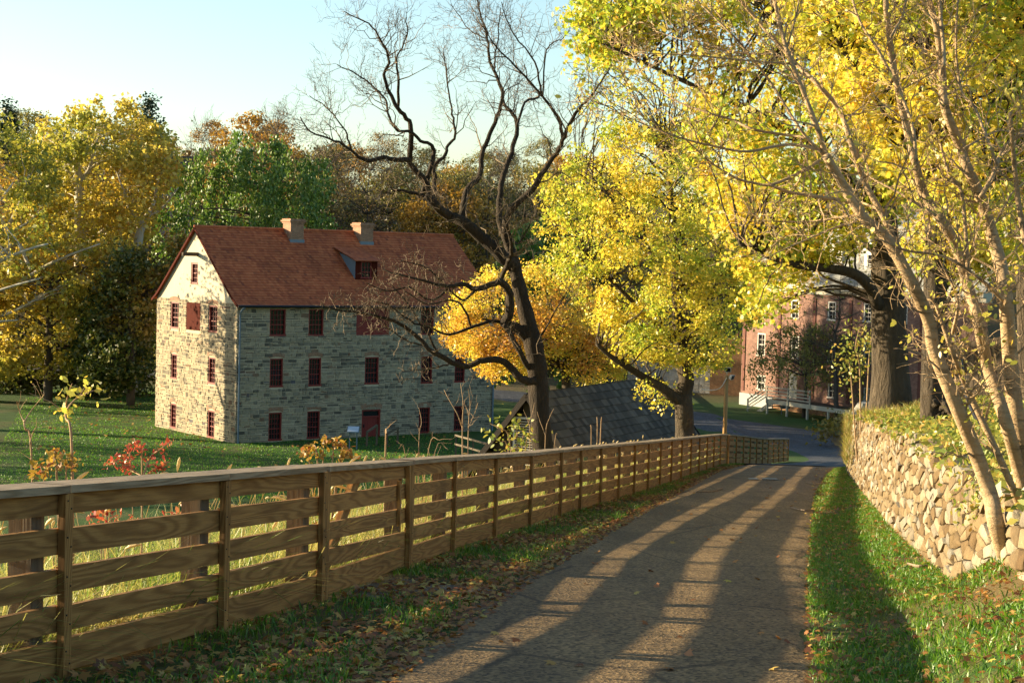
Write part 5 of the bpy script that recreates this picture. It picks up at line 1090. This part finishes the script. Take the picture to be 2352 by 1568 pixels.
def stuff(o, label, cat): tag(o, label, cat, None, 'stuff')
def patchy(xy, sc, thr, rng, soft=.35):
    f = .5+.25*np.sin(xy[:, 0]*sc*2.3+np.sin(xy[:, 1]*sc*1.1)*2)+.25*np.sin(xy[:, 1]*sc*1.7+np.cos(xy[:, 0]*sc*2.9)*1.5); return xy[f+rng.uniform(-soft, soft, len(xy)) > thr]
g1 = patchy(scatter(110000, 8.3, 60, lambda y: rr(y)-.08, lambda y: wx(y)-.05+2.2*(y < 13), rgz, 1.9), 1.2, .34, rgz); g2 = patchy(scatter(34000, 7.0, 60, lambda y: fx(y)+.0, lambda y: rl(y)-.02, rgz, 1.7), 1.0, .50, rgz)
g2 = g2[~((g2[:, 1] > 12.9) & (g2[:, 1] < 15.8) & (np.abs(g2[:, 1]-14.9+.55*(g2[:, 0]+1.1)) < .72))]
V = np.concatenate([blades(g1, .025, .085, .010, .6, rgz), blades(g2, .03, .11, .010, .5, rgz)])
stuff(npmesh('verge_grass', V, 'blade', 'grass'), 'short green grass on the verges beside the lane', 'grass')
xy = scatter(90000, 80, 138, lambda y: -.24*y-6, lambda y: -3.0+0*y, rgz, 1.0); V = blades(xy, .05, .11, .030, .5, rgz); stuff(npmesh('lawn_grass', V, 'blade', 'lawn'), 'mown green lawn around the stone mill', 'grass')
l1 = scatter(9000, 7, 58, lambda y: rl(y)-1.0, lambda y: rl(y)+.22, rgz, 1.6, lambda u: u**.6); l2 = patchy(scatter(8000, 7, 58, lambda y: fx(y)+.05, lambda y: rl(y), rgz, 1.6), .9, .5, rgz)
l3 = scatter(1900, 8, 58, lambda y: rr(y)-.10, lambda y: rr(y)+.5, rgz, 1.6, lambda u: u**1.6); l4 = scatter(2200, 8, 58, lambda y: wx(y)-1.1, lambda y: wx(y)-.02, rgz, 1.5, lambda u: u**.7); l5 = scatter(110, 8.5, 56, rl, rr, rgz, 1.6)
l6 = scatter(1500, 8.3, 14.8, lambda y: rr(y)+.8, lambda y: wx(y)+2.6, rgz, 1.0); l7 = scatter(1300, 85, 136, lambda y: -.24*y-4, lambda y: -3+0*y, rgz, .6)
Vs = []; kk = 0
for xy, size, lift in ((l1, .060, .022), (l2, .075, .03), (l3, .052, .03), (l4, .05, .035), (l5, .085, .032), (l6, .05, .03), (l7, .2, .12)):
    C = np.stack([xy[:, 0], xy[:, 1], ground(xy[:, 0], xy[:, 1])+lift], -1); V, kk = leaves(C, size, 'maple', 2.0, None, rgz); Vs.append(V)
stuff(npmesh('fallen_leaves', np.concatenate(Vs), kk, 'litter'), 'brown and orange fallen leaves along the lane edges', 'leaves')
w1 = scatter(52000, 6, 58, lambda y: fx(y)-5.0, lambda y: fx(y)-.22, rgz, 1.4, lambda u: 1-u**1.5); w1 = patchy(w1, .8, .30, rgz)
V = np.concatenate([blades(w1, .18, .62, .012, .75, rgz, wind=(.25, 0)), blades(scatter(9000, 8, 58, lambda y: fx(y)-2.5, lambda y: fx(y)-.15, rgz, 1.3), .5, .95, .008, .55, rgz, wind=(.2, 0))])
stuff(npmesh('dry_grass', V, 'blade', 'drygrass'), 'tall dry yellow grass on the bank behind the board fence', 'grass')
mb = MB(); fxs = scatter(420, 8, 56, lambda y: fx(y)-1.7, lambda y: fx(y)-.2, rgz, 1.1)
for x, y in fxs:
    z = gz(x, y); h = rgz.uniform(.55, 1.12); dx, dy_ = rgz.uniform(-.25, .4), rgz.uniform(-.2, .2); top = np.array([x+dx*h*.6, y+dy_*h*.6, z+h])
    P = crom([(x, y, z), (x+dx*.15*h, y, z+h*.6), top], 4); mb.tube(P, .0028, 3, cap=False); d = np.array([dx*.8+.25, dy_, rgz.uniform(-.1, .9)]); d /= np.linalg.norm(d); L = rgz.uniform(.07, .13)
    mb.tube([top, top+d*L*.3, top+d*L*.7+zv*-.008, top+d*L+zv*-.02], [.004, .012, .011, .003], 5, cap=False)
stuff(mb.build('foxtail_grass', 'foxtail'), 'nodding foxtail seed heads behind the board fence', 'grass')
c1 = scatter(60000, 11, 62, lambda y: wx(y)+.25, lambda y: wx(y)+9.0, rgz, 1.3, lambda u: u**1.5); c1 = patchy(c1, .6, .22, rgz)
C = np.stack([c1[:, 0], c1[:, 1], ground(c1[:, 0], c1[:, 1])+rgz.uniform(.02, .22, len(c1))], -1); 
c2 = scatter(9000, 11, 60, lambda y: wx(y)+.02, lambda y: wx(y)+.6, rgz, 1.1); c2 = patchy(c2, .9, .35, rgz); C2 = np.stack([c2[:, 0], c2[:, 1], ground(wx(c2[:, 1])+.6, c2[:, 1])+rgz.uniform(-.12, .14, len(c2))], -1)
V, kk = leaves(np.concatenate([C, C2]), .09, 'diamond', .9, None, rgz)
stuff(npmesh('ground_cover', V, kk, 'cover'), 'sunlit yellow-green ground cover on the bank above the retaining wall', 'ground cover')
MT['banktan'] = leafmat('bank_weed', [(0, (.30, .19, .05)), (.4, (.42, .30, .09)), (.6, (.30, .30, .05)), (1, (.16, .22, .03))], None, .3, .45)
b1 = scatter(7000, 30, 60, lambda y: wx(y)+.05, lambda y: wx(y)+1.8, rgz, .6, lambda u: u**1.2); b1z = np.array([gz(x+.6, y) for x, y in b1])-ground(b1[:, 0], b1[:, 1])
V = blades(b1, .08, .32, .012, .7, rgz, z0=b1z, wind=(-.35, 0)); hang = scatter(1500, 44, 58, lambda y: wx(y)-.16, lambda y: wx(y)-.05, rgz, .7); hz2 = rgz.uniform(.3, 1.75, len(hang))
V2 = blades(hang, .10, .34, .012, .8, rgz, z0=hz2, wind=(-.3, 0))
stuff(npmesh('bank_weeds', np.concatenate([V, V2]), 'blade', 'banktan'), 'tan weeds spilling over the far top of the retaining wall', 'weeds')
# ------------------------------------------------------------------ single plants
def plant(name, label, cat, px, py, Y, stems, lm=None, lsz=.06, per=0, shape='oval', group=None, stemmat='stem', spread=.04, twn=0, updir=.3, frond=False):
    """stems = lists of picture points (root first) with thickness"""
    q = at(px, py, Y); t_ = thing(name, label, cat, (q[0], q[1], gz(q[0], q[1])), group); mb = MB(); L = []; tp = []
    for pts, w0, w1 in stems:
        root = at(pts[0][0], pts[0][1], Y); pts_ = [np.array([root[0], root[1], min(root[2], gz(root[0], root[1])-.05)])]+[at(a, b, Y+rgz.uniform(-.12, .12)) for a, b in pts[1:]] if root[2] > -99 and pts[0][2:] == () and len(pts[0]) == 2 and pts[0][1] >= py-1 else [at(a, b, Y+rgz.uniform(-.1, .1)) for a, b in pts]
        P = crom(pts_, 5); r = np.linspace(w0*Y/F/2, w1*Y/F/2, len(P)); mb.tube(P, r, 6, cap=False)
        if twn: twigs(mb, P, r, (.1, .3), twn, 0, rgz, tp, .3, thin=.0016)
        if lm:
            if frond:                                    # paired leaflets along the stem
                s = P[len(P)//4:]; s = s[np.linspace(0, len(s)-1, per).astype(int)]; L.append(np.repeat(s, 2, 0)+rgz.normal(size=(per*2, 3))*spread)
            else: L.append(P[rgz.integers(len(P)//2, len(P), per)]+rgz.normal(size=(per, 3))*spread)
    mb.build('stems', stemmat, t_, True)
    if lm: V, k = leaves(np.concatenate(L), lsz, shape, updir, None, rgz); npmesh('leaves', V, k, lm, t_)
    return t_
plant('sapling', 'thin sapling with a few yellow-green leaves at its top, behind the nearest fence section', 'sapling', 172, 1095, 11.6,
  [([(174, 1096), (165, 1030), (152, 960), (150, 935)], 7, 5), ([(150, 940), (152, 925), (158, 900), (166, 880)], 4, 1.5), ([(150, 940), (175, 915), (205, 900), (228, 893)], 4, 1.5), ([(150, 945), (165, 925), (185, 905), (197, 885)], 3, 1.5)],
  'paleleaf', .062, 13, 'oval', spread=.035)
plant('sapling', 'bare forked sapling at the far left behind the fence', 'sapling', 85, 1095, 11.8, [([(86, 1096), (72, 1040), (58, 985), (55, 965)], 5, 4), ([(55, 968), (45, 945), (38, 920)], 3.5, 1.5), ([(55, 970), (70, 945), (90, 920), (102, 905)], 3.5, 1.5), ([(68, 1020), (75, 995), (84, 978)], 3, 1.3), ([(150, 948), (120, 925), (98, 915), (66, 902)], 3, 1.2)], twn=2)
plant('red_shrub', 'shrub of red and pink leaves standing up behind the near fence rail', 'shrub', 330, 1095, 12.4,
  [([(330, 1096), (326, 1060), (318, 1030), (308, 1006)], 5, 2), ([(330, 1090), (345, 1050), (370, 1030), (395, 1012)], 4, 2), ([(325, 1092), (290, 1070), (262, 1060), (245, 1068)], 4, 2), ([(325, 1092), (296, 1076), (280, 1050), (272, 1045)], 3, 1.5), ([(335, 1092), (356, 1075), (370, 1070), (388, 1060)], 3, 1.5), ([(322, 1094), (300, 1060), (296, 1055)], 3, 1.5)], 'redleaf', .034, 30, 'oval', spread=.020, frond=True)
plant('red_shrub', 'low orange and yellow shrub at the left behind the near fence rail', 'shrub', 150, 1100, 11.4,
  [([(150, 1102), (130, 1080), (110, 1078), (92, 1085)], 4, 2), ([(150, 1100), (152, 1075), (165, 1068), (178, 1064)], 4, 2), ([(148, 1102), (128, 1070), (122, 1062)], 3, 1.5), ([(148, 1110), (100, 1095), (70, 1092)], 3, 1.5)], 'fernleaf', .05, 26, 'oval', spread=.025, frond=True)
plant('fern_shrub', 'ochre and red fern-leaved shrub behind the fence below the mill', 'shrub', 745, 1065, 16.8,
  [([(745, 1068), (728, 1045), (712, 1035), (698, 1028)], 4, 2), ([(745, 1068), (742, 1040), (748, 1014)], 4, 2), ([(748, 1068), (765, 1040), (775, 1020)], 4, 2), ([(750, 1068), (780, 1055), (800, 1045), (820, 1050)], 4, 2), ([(750, 1068), (785, 1045), (790, 1030)], 3, 2), ([(742, 1068), (710, 1055), (696, 1052)], 3, 1.5)], 'fernleaf', .055, 30, 'oval', spread=.025, frond=True)
for k, (x, y, Y, lab) in enumerate(((420, 1200, 13.6, 'reddish weed seen through the top gap of the nearest fence section'), (240, 1210, 11.8, 'red-leaved weed seen through the fence left of centre of its nearest bay'))):
    plant('red_weed', lab, 'weed', x, y+40, Y, [([(x, y+42), (x-10, y), (x-28, y-22)], 3, 1.5), ([(x, y+42), (x+14, y), (x+34, y-16)], 3, 1.5), ([(x, y+42), (x+4, y-10), (x+2, y-34)], 3, 1.5)], 'redleaf', .05, 20, 'oval', spread=.03)
plant('leafy_shrub', 'dull green shrub with pale leaves below the louvre of the shed', 'shrub', 1190, 1035, 31, [([(1190, 1040), (1170, 1010), (1150, 985), (1125, 972)], 4, 2), ([(1190, 1040), (1188, 1000), (1180, 985)], 4, 2), ([(1195, 1040), (1210, 1010), (1225, 1000)], 3, 2), ([(1192, 1040), (1165, 1025), (1148, 1018)], 3, 2), ([(1192, 1040), (1200, 1015), (1204, 1000)], 3, 2)], 'cover', .11, 26, 'oval', spread=.14)
plant('bare_stalk', 'tall reddish bare stalks rising behind the fence in front of the mill corner', 'stalks', 1066, 1045, 21, [([(1068, 1048), (1062, 990), (1064, 930), (1058, 880)], 4, 1.5), ([(1063, 985), (1050, 950), (1030, 915), (1020, 895)], 3, 1.2), ([(1075, 1048), (1076, 985), (1080, 930), (1075, 890)], 3.5, 1.2), ([(1077, 980), (1090, 950), (1098, 925)], 2.5, 1)], stemmat='stem', twn=5)
plant('bare_stalk', 'pair of straight bare stalks in front of the shed roof', 'stalks', 1372, 1005, 37, [([(1374, 1010), (1372, 985), (1371, 957)], 3, 2), ([(1378, 1010), (1380, 985), (1382, 957)], 3, 2), ([(1360, 1010), (1358, 990), (1355, 978)], 2.5, 1.6)])
plant('bare_stalk', 'thin forked bare stems in front of the big walnut trunk', 'stalks', 1250, 1035, 33, [([(1222, 1040), (1217, 1000), (1214, 970), (1202, 940)], 2.5, 1), ([(1214, 970), (1222, 950), (1228, 925)], 2, 1), ([(1254, 1040), (1253, 1000), (1262, 960), (1272, 938)], 3, 1), ([(1253, 1000), (1238, 960), (1234, 945)], 2, 1), ([(1262, 1035), (1275, 1010), (1280, 995)], 2, 1)])
plant('bare_stalk', 'brown arching stems and twigs behind the fence below the mill', 'stalks', 960, 1060, 18.5, [([(965, 1062), (962, 1020), (968, 970), (962, 935)], 2.5, 1), ([(960, 1062), (985, 1030), (1010, 1010), (1040, 1008)], 2.5, 1), ([(955, 1062), (930, 1040), (915, 1030)], 2, 1), ([(972, 1062), (1000, 1035), (1030, 1032)], 2, 1), ([(885, 1062), (886, 1010), (888, 995)], 5, 3)], twn=6)
plant('wall_creeper', 'yellow-green creeper hanging over the near end of the retaining wall', 'creeper', 2290, 1130, 14.3, [([(2330, 1080), (2300, 1120), (2270, 1160), (2240, 1175)], 4, 2), ([(2330, 1090), (2290, 1110), (2250, 1115)], 3, 2), ([(2340, 1100), (2330, 1150), (2320, 1200)], 3, 2), ([(2300, 1100), (2260, 1130), (2230, 1140)], 3, 2)], 'cover', .05, 110, 'oval', spread=.10)
plant('green_shrub', 'small-leaved green climbing shrub left of the massive old maple trunk', 'shrub', 1985, 905, 43, [([(1985, 910), (1975, 850), (1965, 800), (1975, 750)], 5, 2), ([(1990, 910), (1995, 850), (2000, 790), (2005, 760)], 5, 2), ([(1980, 910), (1955, 870), (1950, 830)], 4, 2)], 'cover', .10, 170, 'oval', spread=.26)
plant('grass_tuft', 'green grass tuft at the foot of the pale sapling stems', 'grass tuft', 2300, 1350, 12.8, [([(2300+k*5, 1356), (2300+k*6+rgz.uniform(-25, 25), 1330), (2300+k*8+rgz.uniform(-50, 50), 1322+rgz.uniform(-14, 30))], 2.5, .8) for k in range(-6, 9) for _ in range(4)], stemmat='grass')
plant('brush_pile', 'dark brush heap at the right end of the pale deck beside the valley road', 'brush', 1925, 1003, 108, [([(1925, 1005), (1925+dx, 985+abs(dx)*.15), (1925+dx*1.5, 975+abs(dx)*.5)], 3, 1.2) for dx in (-34, -26, -18, -10, -3, 4, 12, 20, 28)], 'understory', .3, 50, 'diamond', spread=.45)
# verge weeds that break the fence line
for k, (x, y, Y) in enumerate(((1020, 1255, 20.2), (1260, 1195, 27), (1180, 1210, 24.5), (700, 1400, 13.6), (860, 1345, 16.2))):
    labs = ['climbing weed on the lowest board right of the gate', 'broad-leaved weed on the verge, farthest along the fence', 'leafy weed on the verge against the long fence section', 'leafy weed at the foot of the fence left of the gate', 'leafy weed at the foot of the gate']
    plant('verge_weed', labs[k], 'weed', x, y, Y, [([(x, y+2), (x+rgz.uniform(-18, 18), y-22), (x+rgz.uniform(-34, 34), y-rgz.uniform(25, 60))], 2, 1) for _ in range(6)], 'grass', .07, 10, 'oval', spread=.05)
# ------------------------------------------------------------------ bits on the bank and the lane
hose = MB(); hp = crom([at(2196, 760, 25.5), at(2204, 830, 25.2), at(2216, 885, 25), at(2232, 935, 24.6), at(2252, 970, 24.2), at(2276, 988, 23.8)], 6); hose.tube(hp, .045, 8)
tag(hose.build('drain_hose', 'black', None, True), 'black curved drain hose running down the bank among the trunks', 'hose')
a, b = at(2165, 880, 47), at(2440, 872, 45); bf = thing('dark_board_wall', 'dark brown upright-board fence at the top of the bank on the right', 'fence', (a[0], a[1], gz(a[0], a[1])))
m = MB(); n = 26
for k in range(n):
    q = a+(b-a)*k/n; q2 = a+(b-a)*(k+1)/n; d = (q2-q)/np.linalg.norm(q2-q); g = gz(q[0], q[1]); c = (q+q2)/2; m.beam((c[0], c[1], g-.2), (c[0], c[1], g+1.75+random.uniform(-.02, .02)), np.linalg.norm(q2-q)-.012, .03, side=d, up=(-d[1], d[0], 0))
m.build('boards', 'oldwood', bf)
m = MB(); bp = at(2175, 945, 28.6)
MTB = []
for k in range(26): q = bp+np.array([rgz.uniform(-.14, .22), rgz.uniform(-.1, .1), rgz.uniform(-.22, .16)]); m.tube(wiggle(q, q+rgz.normal(size=3)*.16, 4, .2, rgz), [.035, .05, .045, .015], 6)
tag(m.build('root_burl', 'mbark', None, True), 'knotty root burl between the two trunks at the wall edge', 'burl')
m = MB(); st = at(1990, 938, 47); bmsh = []
for i in range(9):
    a_ = i*2*math.pi/9; bmsh.append((st[0]+.42*math.cos(a_)*rgz.uniform(.8, 1.2), st[1]+.3*math.sin(a_), st[2]-.16+rgz.uniform(-.03, .03)))
tp_ = [(st[0]+(x-st[0])*.6, st[1]+(y-st[1])*.6, st[2]+.16+rgz.uniform(-.04, .04)) for x, y, z in bmsh]
m.add(bmsh+tp_, [(i, (i+1) % 9, 9+(i+1) % 9, 9+i) for i in range(9)]+[tuple(range(9, 18))]); tag(m.build('boulder', 'ruinstone'), 'pale grey boulder lying on the far top end of the retaining wall', 'boulder')
for px0, px1, lab in ((1720, 1742, 'shorter dark slot of the drain across the lane'), (1752, 1786, 'longer dark slot of the drain across the lane')):
    a, b = None, None
    for Yq in np.arange(40, 56, .05):
        q = at((px0+px1)/2, 1101, Yq)
        if q[2] < gz(q[0], q[1])+.03: break
    a = at(px0, 1101, Yq); b = at(px1, 1102, Yq); m = MB(); z = lambda q: gz(q[0], q[1])+.034
    m.beam((a[0], a[1], z(a)), (b[0], b[1], z(b)), .42, .016); 
    for k in range(9):
        c = a+(b-a)*(k+.5)/9; m.beam((c[0], c[1]-.2, z((c[0], c[1]-.2))+.010), (c[0], c[1]+.2, z((c[0], c[1]+.2))+.010), .03, .012)
    tag(m.build('drain_grate', 'black'), lab, 'drain')
for k, (x0, y0, x1, y1, lab) in enumerate(((1600, 1130, 1660, 1122, 'thin fallen stick near the left edge of the lane, farther one'), (1895, 1110, 1850, 1108, 'crooked fallen stick by the right edge of the lane'), (1815, 1165, 1870, 1172, 'thin fallen stick in the middle of the lane'), (2085, 1295, 2130, 1300, 'small branch lying in the verge grass below the wall'))):
    P = []
    for x, y in ((x0, y0), ((x0+x1)/2, (y0+y1)/2+3), (x1, y1)):
        for Yq in np.arange(10, 60, .05):
            q = at(x, y, Yq)
            if q[2] < gz(q[0], q[1])+.04: break
        P.append((q[0], q[1], gz(q[0], q[1])+.045))
    m = MB(); m.tube(crom(P, 5), [.014]*11, 5); tag(m.build('fallen_stick', 'twig'), lab, 'stick')
